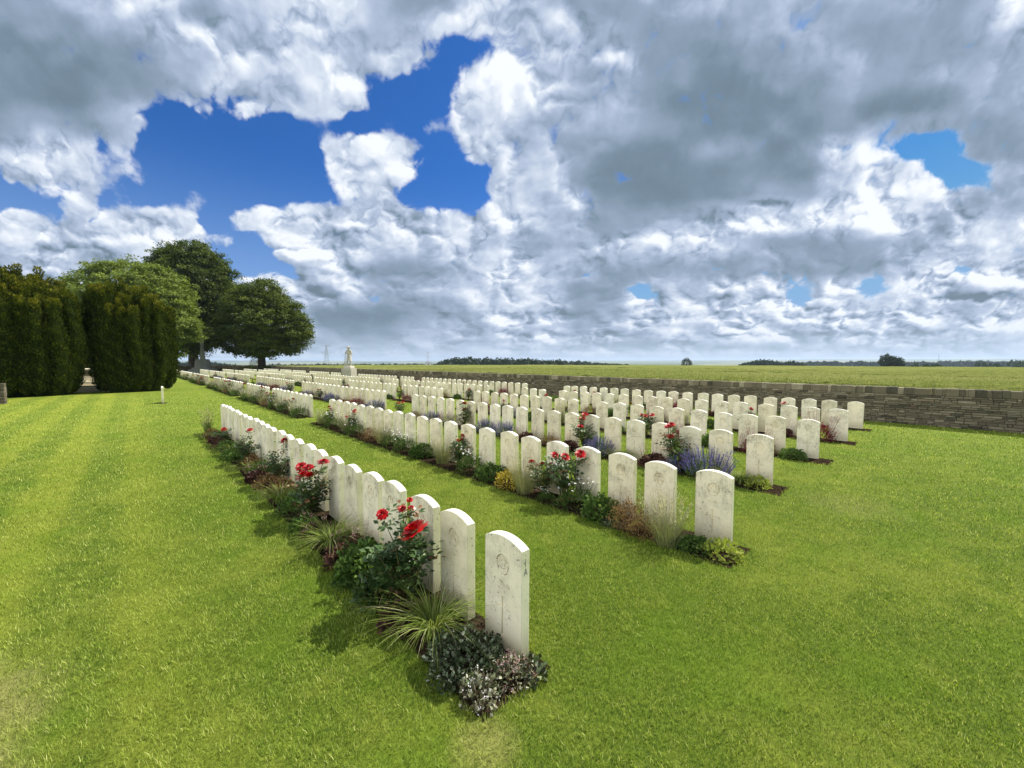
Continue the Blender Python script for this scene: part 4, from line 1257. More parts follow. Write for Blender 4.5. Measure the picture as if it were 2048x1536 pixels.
p2('brown', 9.90, 4.40, s=1.05)
p2('aster', 10.9, 4.44, s=1.0)
p2('stipa', 11.6, 4.42, s=.95)
p2('rose', 11.3, 4.48, s=.9)
p2('aster', 12.6, 4.42, s=1.1)
p2('rose', 13.2, 4.48, s=.85)
p2('stipa', 13.6, 4.40, s=.8)
a = 15.7
seq = ['aster', 'stipa', 'rose', 'aster', 'stipa', 'aster', 'rose', 'brown', 'stipa', 'rose', 'aster', 'stipa', 'green']
i = 0
while a < 72:
    if any(s0 + .1 < a < s1 - .1 for s0, s1 in SEGS[1]):
        p2(seq[i % len(seq)], a, 4.63 - .24 + rng.normal(0, .03), s=rng.uniform(.95, 1.25)); i += 1
    a += rng.uniform(.50, .72) * (1 + a / 120)

# --- third row near end: violets, roses, strappy leaves
p3 = lambda k, a, **kw: plant(k, 2, a, kw.pop('db', -.24), **kw)
p3('lime', 1.85, s=1.0, label='yellow green strap leaved plant at the near end of the third row')
p3('sedge', 2.10, s=.7)
p3('catmint', 2.62, s=1.25, label='large violet catmint clump before the second headstone of the third row')
p3('catmint', 3.05, s=.9)
p3('rose', 3.15, s=1.25)
p3('heuchera', 3.62, s=1.2)
p3('sedge', 4.25, s=.8)
p3('catmint', 4.85, s=1.0)
p3('rose', 5.25, s=1.2)
p3('heuchera', 5.7, s=1.0)
seqs = {2: ['brown', 'heuchera', 'catmint', 'catmint', 'rose', 'pinkie', 'catmint', 'brown', 'rose', 'catmint', 'heuchera', 'burgundy'],
        3: ['green', 'burgundy', 'rose', 'green', 'heuchera', 'stipa', 'green', 'catmint', 'rose', 'burgundy', 'lime', 'stipa'],
        4: ['heuchera', 'rose', 'green', 'stipa', 'burgundy', 'rose', 'green', 'brown'],
        5: ['rose', 'green', 'heuchera', 'burgundy', 'green', 'stipa', 'rose']}
p4 = lambda k, a, **kw: plant(k, 3, a, kw.pop('db', -.24), **kw)
p4('green', 1.95, s=1.0, sz=.7); p4('brown', 2.4, s=.8, sz=.8)
p4('burgundy', 2.62, s=1.1, sz=.8, label='domed bronze red shrub behind the first stones of the third row')
p5 = lambda k, a, **kw: plant(k, 4, a, kw.pop('db', -.24), **kw)
p5('burgundy', 1.95, s=1.15, label='deep burgundy spiky shrub at the near end of the fifth row')
for r in (2, 3, 4, 5):
    a = {2: 6.3, 3: 3.6, 4: 2.7, 5: 3.2}[r]; i = 0
    lim = {2: 60, 3: 48, 4: 44, 5: 40}[r]
    while a < lim:
        if any(s0 + .1 < a < s1 - .1 for s0, s1 in SEGS[r]):
            plant(seqs[r][i % len(seqs[r])], r, a, -.24 + rng.normal(0, .03), s=rng.uniform(.8, 1.15)); i += 1
        a += rng.uniform(.5, .75) * (1 + r * .13) * (1 + a / 60)
for ks in PROTO.values():
    for root, u in ks:
        if not u:
            for ch in list(root.children): bpy.data.objects.remove(ch)
            bpy.data.objects.remove(root)

# ------------------------------------------------------------------ dry-coursed stone walls
def wall_stone_mat():
    m, B, out = newmat('wall_stone')
    tc = B.n('ShaderNodeTexCoord'); v = tc.outputs['Object']
    n = B.noise(v, 7.0, 5, 0.65, '3D')['Fac']; f = B.noise(v, 60.0, 3, 0.6, '3D')['Fac']
    c = B.ramp(attr(B), [(0, (0.04, 0.036, 0.026, 1)), (0.3, (0.11, 0.09, 0.058, 1)), (0.6, (0.19, 0.16, 0.105, 1)), (0.85, (0.30, 0.265, 0.185, 1)), (0.95, (0.18, 0.12, 0.075, 1)), (1, (0.36, 0.34, 0.27, 1))])
    c = B.mix(B.m('MULTIPLY', B.smooth(n, 0.4, 0.7), 0.5), c, (0.10, 0.10, 0.06))
    c = B.mix(B.m('MULTIPLY', B.smooth(f, 0.5, 0.7), 0.4), c, (0.26, 0.25, 0.20))
    p = principled(B, c, 0.95, 0.15)
    bp = B.n('ShaderNodeBump'); bp.inputs['Strength'].default_value = 0.6; bp.inputs['Distance'].default_value = 0.012
    B.put(bp.inputs['Height'], B.m('ADD', n, f)); B.t.links.new(bp.outputs[0], p.inputs['Normal'])
    B.t.links.new(p.outputs[0], out.inputs[0]); return m
M_wall = wall_stone_mat()
M_mortar = plain_mat('wall_core', (0.045, 0.04, 0.032), 0.95, 0.3)

def facing(g, length, height, gap=0.006, end=False, mean=0.20, rw=None):
    """rubble courses on the plane y=0 looking towards -y, from x=0"""
    z = 0.0; rw = rw or random
    while z < height - 0.02:
        ch = min(rw.uniform(0.038, 0.092), height - z)
        if height - z - ch < 0.04: ch = height - z
        x = -rw.uniform(0, 0.2) if not end else 0.0
        while x < length:
            w = max(0.08, rw.gauss(mean, mean * 0.45))
            x0, x1 = max(0, x), min(length, x + w)
            if x1 - x0 > 0.03:
                parts = [(z, z + ch)]
                if ch > 0.075 and rw.random() < 0.35: parts = [(z, z + ch * .5), (z + ch * .5, z + ch)]
                for (z0, z1) in parts:
                    o = rw.uniform(0.0, 0.022); b = min(0.010, (z1 - z0) * 0.25)
                    j = lambda: rw.uniform(-0.004, 0.004)
                    a0, a1, c0, c1 = x0 + gap / 2, x1 - gap / 2, z0 + gap / 2, z1 - gap / 2
                    V = [(a0 + j(), 0.012, c0), (a1 + j(), 0.012, c0), (a1 + j(), 0.012, c1), (a0 + j(), 0.012, c1),
                         (a0 + b + j(), -o, c0 + b + j()), (a1 - b + j(), -o - j(), c0 + b + j()), (a1 - b + j(), -o, c1 - b + j()), (a0 + b + j(), -o + j(), c1 - b + j())]
                    g.add(V, [(4, 5, 6, 7), (0, 1, 5, 4), (1, 2, 6, 5), (2, 3, 7, 6), (3, 0, 4, 7)], min(1, max(0, rw.gauss(.5, .19))))
            x += w
        z += ch

def build_wall(p0, p1, H, thick, label, cat='wall', cope=0.21, seed=1, two=False, end=False, group=None, lift=0.0):
    rw = random.Random(seed)
    p0, p1 = Vector(p0), Vector(p1); L = (p1 - p0).length
    rz = math.atan2(p1.y - p0.y, p1.x - p0.x)
    root = empty('stone_wall', p0, rz)
    g = Geo(); box(g, (L / 2, thick / 2, -0.05), (L - 0.03, thick - 0.03, H - cope + 0.06)); g.obj('wall_core', M_mortar, root)
    g = Geo(); facing(g, L, H - cope, rw=rw)
    if two or end:
        g2 = Geo(); facing(g2, L, H - cope, rw=rw)
        V = np.concatenate(g2.V); V[:, 0] = L - V[:, 0]; V[:, 1] = thick - V[:, 1]
        off = 0
        for v, t, (q, m_, s_) in zip(g2.V, g2.T, g2.Q):
            k = len(v); g.add(V[off:off + k], q - q.min(), t); off += k
    if end:
        for side in (0, 1):
            g2 = Geo(); facing(g2, thick, H - cope, end=True, mean=.2, rw=rw); off = 0
            V = np.concatenate(g2.V)
            W = np.stack([-(-V[:, 1]) * 1.0, thick - V[:, 0], V[:, 2]], 1) if side == 0 else np.stack([L - V[:, 1], V[:, 0], V[:, 2]], 1)
            for v, t, (q, m_, s_) in zip(g2.V, g2.T, g2.Q):
                k = len(v); g.add(W[off:off + k], q - q.min(), t); off += k
    g.obj('rubble_facing', M_wall, root)
    g = Geo(); x = 0.0
    while x < L:
        w = max(0.05, abs(rw.gauss(0.14, 0.09)))
        if x + w > L: w = L - x
        if w > 0.02:
            h = cope + rw.uniform(-0.012, 0.012)
            box(g, (x + w / 2, thick / 2 + rw.uniform(-.008, .008), H - cope + 0.002), (w - 0.006, thick + 0.03, h), min(1, max(0, rw.gauss(.42, .2))), bev=0.008)
        x += w
    g.obj('coping', M_wall, root)
    return set_label(root, label, cat, group)

build_wall(P(FAR_A, WALL_B), P(-12.0, WALL_B), 1.17, 0.42, 'long dry stone boundary wall along the right side of the graves', seed=3)
build_wall(P(FAR_A, -40), P(FAR_A, WALL_B - 0.02), 1.17, 0.42, 'far end boundary wall in shade behind the cross and trees', seed=4)
build_wall(P(30.1, -8.6), P(30.1, -4.35), 0.97, 0.40, 'end of a low rubble wall at the left edge in front of the yews', seed=5, end=True, cope=0.16)

# ------------------------------------------------------------------ clipped fastigiate yews
def make_yew(name, a, b, rx, ry, h, label, n_sp=46, seed=1, slope=(0, 0)):
    r_ = np.random.default_rng(seed)
    root = empty(name, P(a, b), GZ)
    g = Geo(); core = Geo()
    spires = []
    # outer ring(s) of flutes, then a fill
    for ring, k in ((1.0, int(n_sp * .37)), (0.68, int(n_sp * .28)), (0.34, int(n_sp * .18))):
        for i in range(k):
            an = 2 * math.pi * (i + r_.uniform(-.28, .28)) / k
            rr = ring * r_.uniform(.86, 1.04)
            spires.append((rr * math.cos(an), rr * math.sin(an), ring))
    for (ux, uy, ring) in spires:
        x, y = ux * (rx - 0.30), uy * (ry - 0.30)
        hh = h * (1.0 - 0.12 * (ux * ux + uy * uy) ** 1.3) * r_.uniform(.86, 1.04) + slope[0] * ux + slope[1] * uy
        rad = r_.uniform(.27, .42)
        wob, wp = r_.uniform(.04, .14), r_.uniform(0, 6)
        m = int((3000 if ring > .9 else 1300) * rad / .36)
        t = r_.uniform(0, 1, m) ** 0.85
        if ring < .9: t = 0.5 + .5 * r_.random(m)
        zz = 0.06 + t * hh
        # a feathery column: pinched at the ground, rounded tip, wavering a little on its way up
        prof = np.minimum(1, (t / 0.10) ** .5) * np.sqrt(np.clip(1 - ((t - .35) / .67) ** 4, 0.02, 1)) * (1 + 0.15 * np.sin(zz * 3.1 + ux * 19) + 0.09 * np.sin(zz * 9 + uy * 17))
        flare = 0.86 + 0.17 * np.sin(np.clip(t, 0, 1) * math.pi * .75)
        an = r_.uniform(0, 6.28, m)
        rr = rad * prof * r_.uniform(.84, 1.05, m)
        wx, wy = wob * np.sin(zz * 1.1 + wp), wob * np.cos(zz * 1.3 + wp)
        C = np.stack([x * flare + rr * np.cos(an) + wx, y * flare + rr * np.sin(an) + wy, zz], 1)
        D = np.stack([np.cos(an) * .55, np.sin(an) * .55, np.full(m, 1.0)], 1) + r_.normal(0, .22, (m, 3))
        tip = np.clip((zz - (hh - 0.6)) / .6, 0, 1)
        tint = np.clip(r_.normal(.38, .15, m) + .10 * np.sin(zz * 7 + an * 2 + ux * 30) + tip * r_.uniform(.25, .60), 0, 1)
        nrm = np.stack([np.cos(an), np.sin(an), np.full(m, .25)], 1) + r_.normal(0, .38, (m, 3))
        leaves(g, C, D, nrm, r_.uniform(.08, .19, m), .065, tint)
        # dark flesh of the column
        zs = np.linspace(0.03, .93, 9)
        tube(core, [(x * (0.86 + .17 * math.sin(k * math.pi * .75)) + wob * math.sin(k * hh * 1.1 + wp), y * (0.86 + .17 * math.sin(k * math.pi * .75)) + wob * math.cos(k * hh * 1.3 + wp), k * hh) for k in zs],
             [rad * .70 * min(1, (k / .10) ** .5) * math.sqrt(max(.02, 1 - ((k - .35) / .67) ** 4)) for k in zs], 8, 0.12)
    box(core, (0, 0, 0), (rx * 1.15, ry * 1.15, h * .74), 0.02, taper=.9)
    for k in range(5):
        an = k * 1.3
        tube(core, [(0.3 * math.cos(an), 0.3 * math.sin(an), 0), (.5 * math.cos(an), .5 * math.sin(an), 1.2)], [.14, .1], 6, 0.3)
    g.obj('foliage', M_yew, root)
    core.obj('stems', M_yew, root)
    return set_label(root, label, 'yew tree', 'clipped yews round the stone altar')
make_yew('yew_tree', 36.9, 0.20, 1.55, 2.18, 7.05, 'fluted clipped yew with golden tips, right of the stone altar steps', 50, 21, (-.25, -.30))
make_yew('yew_tree', 36.6, -4.22, 2.25, 2.28, 6.9, 'broad fluted yew at the left edge, left of the stone altar steps', 56, 22)
make_yew('yew_tree', 41.2, -4.9, 2.4, 2.2, 8.1, 'tallest yew rising behind the broad left edge yew', 50, 23)
make_yew('yew_tree', 47.2, 0.5, 2.0, 1.9, 6.6, 'yew closing the gap behind the stone altar on the right', 40, 24)
make_yew('yew_tree', 46.3, -3.4, 1.9, 1.9, 6.3, 'dark yew directly behind the stone altar', 40, 25)
make_yew('yew_tree', 34.8, -8.4, 2.2, 2.0, 6.7, 'yew mostly outside the left edge beyond the low rubble wall', 40, 26)

# ------------------------------------------------------------------ stone altar on steps
def altar():
    root = empty('stone_altar', P(41.15, -2.05), GZ)
    g = Geo()
    for k in range(3):
        box(g, (0, 0, k * 0.13), (5.9 - k * 0.70, 3.0 - k * 0.62, 0.13), .5, bev=.012)
    g.obj('steps', M_memorial, root)
    g = Geo(); box(g, (0, 0, 0.39), (4.05, 1.35, 0.27), bev=.02); g.obj('plinth', M_memorial, root)
    g = Geo(); box(g, (0, 0, 0.66), (3.60, 0.98, 0.74), taper=.97, bev=.015); box(g, (0, 0, 1.40), (3.66, 1.06, 0.09), bev=.012); g.obj('altar_block', M_memorial, root)
    set_label(root, 'pale stone altar on wide steps glimpsed between two clipped yews', 'memorial')
altar()

# ------------------------------------------------------------------ great stone cross
def cross():
    root = empty('memorial_cross', P(88, 9.15), GZ)
    def octa(g, prof):
        V = []; Fq = []
        for (z, rx, ry) in prof:
            for k in range(8):
                t = math.pi / 8 + k * math.pi / 4
                V.append((rx * math.cos(t) / math.cos(math.pi / 8), ry * math.sin(t) / math.cos(math.pi / 8), z))
        for i in range(len(prof) - 1):
            for k in range(8):
                j = (k + 1) % 8; Fq.append((i * 8 + k, i * 8 + j, i * 8 + 8 + j, i * 8 + 8 + k))
        g.add(V, Fq); n = (len(prof) - 1) * 8
        g.add(V[n:], [(0, 1, 2, 3), (0, 3, 4, 7), (4, 5, 6, 7)])
    g = Geo()
    octa(g, [(0, 2.4, 2.4), (.30, 2.4, 2.4), (.301, 1.95, 1.95), (.58, 1.95, 1.95), (.581, 1.5, 1.5), (.86, 1.5, 1.5)]); g.obj('steps', M_cross, root)
    g = Geo(); octa(g, [(.86, 1.12, 1.12), (1.0, 1.10, 1.10), (2.0, 1.03, 1.03), (2.15, .96, .96), (2.35, .92, .92)]); g.obj('base_block', M_cross, root)
    g = Geo(); octa(g, [(2.35, .46, .42), (2.75, .36, .32), (4.2, .30, .26), (6.95, .21, .18), (8.05, .19, .16)]); g.obj('shaft', M_cross, root)
    g = Geo()
    for s in (-1, 1):
        tube(g, [(s * .19, 0, 7.03), (s * .95, 0, 7.03)], [.17, .155], 8, .5, smooth=False)
        tube(g, [(s * .95, 0, 7.03), (s * 1.0, 0, 7.03)], [.20, .20], 8, .5, smooth=False)
    g.obj('cross_arm', M_cross, root)
    g = Geo()
    tube(g, [(0, -.34, 3.9), (0, -.255, 6.75)], [.02, .075], 4, .5)
    box(g, (0, -.26, 6.72), (.62, .05, .07)); box(g, (0, -.25, 6.78), (.07, .05, .42))
    g.obj('bronze_sword', M_bronze, root)
    set_label(root, 'tall grey stone cross with a bronze sword, before the tallest tree', 'cross')
cross()

# ------------------------------------------------------------------ soldier statue on a pedestal
def statue():
    root = empty('statue', P(40.2, 15.80), R(-12))
    M_st = stone_mat('statue_stone', (0.56, 0.53, 0.46), (0.33, 0.32, 0.28), 0.5, 0.2)
    g = Geo(); box(g, (0, 0, 0), (1.18, 1.10, .10), bev=.02); box(g, (0, 0, .10), (1.06, 1.0, 1.18), bev=.02, taper=.99); g.obj('pedestal', M_st, root)
    g = Geo(); box(g, (0, 0, 1.28), (.80, .72, .26), bev=.04, taper=.93); g.obj('rock_base', M_st, root)
    # standing soldier, head bowed a little, arms folded over a rifle butt, long coat; viewer side is -y
    N_ = {'pel': (0, 0, .92, .155, .12), 'bel': (0, .0, 1.08, .15, .115), 'che': (.01, .0, 1.33, .19, .13), 'nek': (.01, -.01, 1.50, .062, .062),
          'hd1': (.0, -.03, 1.60, .085, .10), 'hd2': (.0, -.04, 1.71, .095, .105),
          'lh': (-.10, 0, .86, .12, .11), 'lk': (-.13, -.06, .50, .085, .085), 'la': (-.15, .0, .10, .06, .06), 'lt': (-.17, -.16, .05, .05, .04),
          'rh': (.10, 0, .86, .12, .11), 'rk': (.13, .0, .50, .085, .085), 'ra': (.17, .05, .10, .06, .06), 'rt': (.21, -.10, .05, .05, .04),
          'ls': (-.20, 0, 1.42, .08, .08), 'le': (-.28, -.05, 1.16, .062, .062), 'lw': (-.08, -.21, 1.20, .045, .045), 'lf': (-.0, -.23, 1.22, .04, .035),
          'rs': (.21, 0, 1.42, .08, .08), 're': (.29, -.04, 1.15, .062, .062), 'rw': (.10, -.22, 1.16, .045, .045), 'rf': (.02, -.24, 1.15, .04, .035),
          'ct1': (0, .03, .70, .19, .15)}
    E_ = [('pel', 'bel'), ('bel', 'che'), ('che', 'nek'), ('nek', 'hd1'), ('hd1', 'hd2'), ('pel', 'lh'), ('lh', 'lk'), ('lk', 'la'), ('la', 'lt'), ('pel', 'rh'), ('rh', 'rk'), ('rk', 'ra'), ('ra', 'rt'),
          ('che', 'ls'), ('ls', 'le'), ('le', 'lw'), ('lw', 'lf'), ('che', 'rs'), ('rs', 're'), ('re', 'rw'), ('rw', 'rf'), ('pel', 'ct1')]
    ks = list(N_)
    me = bpy.data.meshes.new('figure')
    me.from_pydata([N_[k][:3] for k in ks], [(ks.index(a), ks.index(b)) for a, b in E_], [])
    o = bpy.data.objects.new('figure', me); COL.objects.link(o)
    sk = o.modifiers.new('s', 'SKIN')
    for i, k in enumerate(ks):
        sv = me.skin_vertices[0].data[i]; sv.radius = N_[k][3:5]; sv.use_root = (k == 'pel')
    su = o.modifiers.new('d', 'SUBSURF'); su.levels = 2; su.render_levels = 2
    bpy.context.view_layer.update()
    dg = bpy.context.evaluated_depsgraph_get()
    nm = bpy.data.meshes.new_from_object(o.evaluated_get(dg))
    bpy.data.objects.remove(o)
    nm.materials.clear(); nm.materials.append(M_st)
    f = bpy.data.objects.new('soldier_figure', nm); link(f, root); f.location = (0, 0, 1.50); f.scale = (1.08, 1.08, 1.10)
    g = Geo()
    # slouch hat, rifle, pack
    tube(g, [(0, -.04, 3.37), (0, -.04, 3.385), (0, -.03, 3.40)], [.19, .20, .11], 10, .5)
    tube(g, [(0, -.03, 3.39), (0, -.02, 3.47), (0, -.02, 3.52)], [.115, .105, .05], 10, .5)
    g.obj('hat', M_st, f.parent)
    g = Geo(); tube(g, [(-.33, -.20, 1.56), (-.26, -.22, 2.5), (-.22, -.24, 2.95)], [.05, .035, .02], 6, .5); box(g, (-.335, -.2, 1.54), (.12, .08, .30)); g.obj('rifle', M_st, f.parent)
    g = Geo(); box(g, (.02, .20, 2.62), (.34, .18, .36), bev=.03); g.obj('pack', M_st, f.parent)
    g = Geo(); tube(g, [(0, .03, 2.62), (.0, .03, 2.4), (0, .05, 2.05)], [.19, .22, .27], 10, .5); g.obj('coat_skirt', M_st, f.parent)
    set_label(root, 'pale stone statue of a standing soldier on a square pedestal among the back rows', 'statue')
statue()

# ------------------------------------------------------------------ trees
def make_tree(name, x, y, lobes, trunk_h, trunk_r, n_clump, per, lsz, mat, label, cat='tree', group=None, seed=1, squash=1.0, droop=0.0):
    r_ = np.random.default_rng(seed)
    root = empty(name, (x, y, 0))
    g = Geo()
    # trunk and limbs reaching for each lobe
    top = np.array([0, 0, trunk_h])
    tube(g, [(0, 0, -.1), (.05, 0, .4), (0, .05, trunk_h * .55), tuple(top)], [trunk_r * 1.35, trunk_r * 1.05, trunk_r, trunk_r * .85], 10, .5)
    for (cx, cy, cz, rx, ry, rz_) in lobes:
        c = np.array([cx, cy, cz])
        tube(g, [tuple(top - [0, 0, .6]), tuple(top + (c - top) * .45 + r_.normal(0, .25, 3)), tuple(c), tuple(c + [0, 0, rz_ * .6])], [trunk_r * .6, trunk_r * .38, trunk_r * .2, .05], 7, .5)
        for q in range(5):
            d = norm(r_.normal(size=3)); d[2] = abs(d[2]) * .5
            tube(g, [tuple(c), tuple(c + d * np.array([rx, ry, rz_]) * .8)], [trunk_r * .16, .03], 5, .5)
    g.obj('trunk', M_bark, root)
    g = Geo()
    vol = np.array([l[3] * l[4] + l[3] * l[5] for l in lobes]); vol = vol / vol.sum()
    for L, w in zip(lobes, vol):
        k = int(n_clump * w)
        cx, cy, cz, rx, ry, rz_ = L
        d = r_.normal(size=(k, 3)); d /= np.linalg.norm(d, axis=1, keepdims=True)
        rad = r_.uniform(.62, 1.0, k) ** .5 * (1 + .10 * np.sin(d[:, 0] * 5 + seed) * np.cos(d[:, 2] * 6) + .07 * np.sin(d[:, 1] * 11 + d[:, 2] * 9))
        cc = d * rad[:, None] * np.array([rx, ry, rz_]) + np.array([cx, cy, cz])
        cc = cc[cc[:, 2] > trunk_h * .35]
        d = norm(cc - np.array([cx, cy, cz]))
        k = len(cc)
        csz = lsz * r_.uniform(1.6, 3.2, k)
        ctint = np.clip(r_.normal(.5, .15, k), 0, 1)
        off = r_.normal(size=(k, per, 3)); off /= np.linalg.norm(off, axis=2, keepdims=True)
        off *= r_.random((k, per, 1)) ** .4 * csz[:, None, None] * np.array([1.15, 1.15, .55 * squash])
        C = (cc[:, None] + off).reshape(-1, 3)
        D = np.repeat(d, per, 0) * .6 + r_.normal(0, .6, (k * per, 3)); D[:, 2] -= .35 + droop
        Nn = np.repeat(d, per, 0) * .7 + r_.normal(0, .45, (k * per, 3)) + [0, 0, .8]
        tint = np.clip(np.repeat(ctint, per) + r_.normal(0, .12, k * per), 0, 1)
        leaves(g, C, D, Nn, lsz * r_.uniform(.7, 1.25, k * per), lsz * .62, tint, 0, .12)
    g.obj('crown', mat, root)
    return set_label(root, label, cat, group)

def at(px, d): return ((px - 1024) / F * d, d)
# right tree of the group, beside the far corner
x, y = at(524, 73)
make_tree('chestnut_tree', x, y, [(0.2, 0, 9.6, 6.6, 6, 5.6), (-3.9, 0, 7.4, 3.6, 4.2, 4.4), (4.6, .5, 7.6, 3.9, 4, 4.2), (.6, 0, 13.2, 3.8, 4, 3.4), (-2.6, 1, 12.0, 3.6, 3.6, 3.6), (6.6, 0, 7.9, 2.2, 2.4, 2.3), (1.6, -2, 5.4, 4.0, 3, 2.6)],
          3.6, .62, 1700, 48, .34, M_tree1, 'rounded dark green tree at the right of the group by the wall', 'tree', 'trees at the far left end', 31)
# tallest tree behind the cross
x, y = at(388, 80)
make_tree('lime_tree', x, y, [(0.2, 0, 15.5, 8.0, 7.5, 7.6), (.3, 0, 19.6, 6.4, 6.2, 5.4), (-3.5, 0, 10.5, 3.5, 5, 5.0), (3.6, 0, 10.2, 3.6, 5, 4.8), (.2, 0, 7.4, 4.4, 3.8, 3.8), (6.0, 1, 14.0, 3.2, 4, 4)],
          4.2, .85, 2500, 48, .38, M_tree1, 'tallest domed tree standing behind the stone cross', 'tree', 'trees at the far left end', 32)
# light spreading tree
x, y = at(258, 62)
make_tree('maple_tree', x, y, [(1.2, 0, 11.5, 7.6, 7, 5.6), (-4.6, 0, 10.6, 4.4, 5, 4.0), (2.0, 0, 14.4, 4.6, 5, 2.6), (6.6, -1, 9.6, 3.2, 4, 3.8), (7.6, -1, 6.6, 3.8, 3.5, 1.9), (6.6, -.5, 3.9, 2.0, 2, 1.3), (-1, 0, 7.0, 6.0, 5, 3.6), (9.3, -1, 7.3, 2.4, 2.2, 1.1)],
          3.2, .6, 1700, 46, .34, M_tree2, 'spreading light green tree rising above the clipped yews', 'tree', 'trees at the far left end', 33, .8)

def shrub(name, x, y, rx, h, mat, label, n=1300, ls=.12, z=0.0, cat='shrub', group=None):
    g = Geo(); C, d = mound_points(n, rx, rx, h, .3)
    L = rng.uniform(ls * .6, ls * 1.3, n)
    leaves(g, C, d + rdir(n) * .8 + [0, 0, .4], d + rdir(n) * .6, L, L * .6, np.clip(rng.normal(.45, .22, n), 0, 1), 0, .1)
    root = empty(name, (x, y, z)); g.obj('foliage', mat, root)
    return set_label(root, label, cat, group)
shrub('dark_shrub', *at(498, 70), 1.6, 1.25, M_tree1, 'low dark shrub on the grass left of the right tree trunk')
shrub('dark_shrub', *at(536, 71), 1.5, 1.3, M_tree1, 'dark shrub at the foot of the right tree')
shrub('light_shrub', *at(511, 75), 1.15, 3.3, M_tree2, 'upright light green shrub just left of the right tree trunk', 1500)

# ------------------------------------------------------------------ beyond the field
def copse(name, spec, label, kind='stuff', cat='wood', hue=M_far):
    """spec: list of (px, distance, half width m, top z, base z)"""
    g = Geo(); r_ = np.random.default_rng(len(label))
    for (px, dd, w, top, basez) in spec:
        x, y = at(px, dd)
        h = top - basez
        n = int(90 + 26 * w)
        C, d = mound_points(n, w, w, h * .55, .75)
        C[:, 2] *= np.where(C[:, 2] > 0, 1, 1); C += [x, y, basez + h * .42]
        sz = max(.8, w * .28)
        leaves(g, C, d + rdir(n) * .7, d + rdir(n) * .5, r_.uniform(.7, 1.3, n) * sz, sz * .8, np.clip(r_.normal(.45, .25, n), 0, 1), 0, .1)
        tube(g, [(x, y, basez), (x, y, basez + h * .35), (x, y, basez + h * .7), (x, y, basez + h * .93)], [w * .9, w * 1.0, w * .85, w * .35], 8, .15)
    o = g.obj(name, hue); return set_label(o, label, cat, None, kind)
rw = random.Random(5)
spec = []
for i in range(46):
    px = 886 + i * 8.2 + rw.uniform(-3, 3)
    f = (px - 886) / 370
    yt = np.interp(px, [880, 900, 960, 1060, 1140, 1190, 1260], [724, 716, 717.0, 718, 722, 726, 729]) + rw.uniform(-1.0, 1.0)
    dd = 360 + rw.uniform(-15, 30) + (f > .65) * 120
    spec.append((px, dd, rw.uniform(4.0, 6.0), 2.03 + (722 - yt) / F * dd, -9))
copse('distant_wood', spec, 'long dark wood on the horizon right of the soldier statue')
spec = []
for i in range(15):
    px = 1486 + i * 8.4 + rw.uniform(-2, 2)
    yt = np.interp(px, [1480, 1520, 1545, 1560, 1590, 1610], [728, 719.5, 721, 724, 721.5, 728]) + rw.uniform(-.7, .7)
    spec.append((px, 420, rw.uniform(3.5, 5.5), 2.03 + (722 - yt) / F * 420, -9))
copse('distant_wood', spec, 'small dark wood on the horizon right of the lone field tree')
spec = []
for i in range(62):
    px = 1620 + i * 8.0 + rw.uniform(-4, 4)
    if px > 2075: break
    yt = 724.5 + rw.uniform(-1.4, 1.4) - (px > 1880) * 1.2 + (1800 < px < 1880) * 1.5
    spec.append((px, 900 + rw.uniform(-60, 60), rw.uniform(8, 13), 2.03 + (722 - yt) / F * 900, -20))
copse('distant_wood', spec, 'far bluish belt of trees along the right horizon')
spec = []
for i in range(26):
    px = 336 + i * 5.6
    yt = np.interp(px, [336, 360, 400, 440, 480], [729, 727, 723, 728, 731]) + rw.uniform(-.6, .6)
    spec.append((px, 520, rw.uniform(5, 8), 2.03 + (722 - yt) / F * 520, -12))
for i in range(26):
    px = 545 + i * 13
    spec.append((px, 640, rw.uniform(5, 8), 2.03 + (722 - (728.5 + rw.uniform(-.9, .9))) / F * 640, -14))
copse('distant_wood', spec, 'low tree covered rise on the horizon behind the stone cross')
def lone(px, dd, w, ytop, label, lob=None):
    x, y = at(px, dd); top = 2.03 + (722 - ytop) / F * dd; bz = -3.0
    g = Geo(); n = 900
    root = empty('field_tree', (x, y, bz))
    h = top - bz
    for (ox, sc, hs) in (lob or [(0, 1, 1)]):
        C, d = mound_points(n, w * sc, w * sc, h * .62 * hs, .3); C += [ox, 0, h * .40 * hs]
        Cb, db = mound_points(n // 2, w * sc * .95, w * sc * .95, h * .34 * hs, .3); Cb[:, 2] *= -1; Cb += [ox, 0, h * .42 * hs]
        C = np.concatenate([C, Cb]); d = np.concatenate([d, -db])
        leaves(g, C, d + rdir(len(C)) * .7, d + rdir(len(C)) * .6, w * .16, w * .11, np.clip(rng.normal(.42, .2, len(C)), 0, 1), 0, .1)
    g.obj('crown', M_far, root)
    g = Geo(); tube(g, [(0, 0, 0), (0, 0, h * .6)], [w * .12, w * .06], 7); g.obj('trunk', M_bark, root)
    set_label(root, label, 'tree', 'single trees out in the fields')
lone(1373, 230, 2.9, 716.5, 'small lone round tree on the field horizon near the middle')
lone(1783, 240, 5.0, 710, 'broad lone tree clump on the right field horizon', [(-3.2, .75, 1.0), (1.0, .95, .86), (3.6, .6, .62)])
for i, (px, yt, w) in enumerate([(1830, 727, 2.6), (1852, 728, 2.4), (1872, 727.5, 2.2), (1962, 722.5, 2.6), (1990, 727, 2.5), (2022, 721.5, 4.0), (2046, 722.5, 3.6)]):
    shrub('field_bush', *at(px, 210), w, 2.03 + (722 - yt) / F * 210 + 3.2, M_far, f'{ORD1[i + 1]} bush right of the broad lone tree on the field edge', 260, .7, -3.0, 'bush', 'bushes along the field edge')

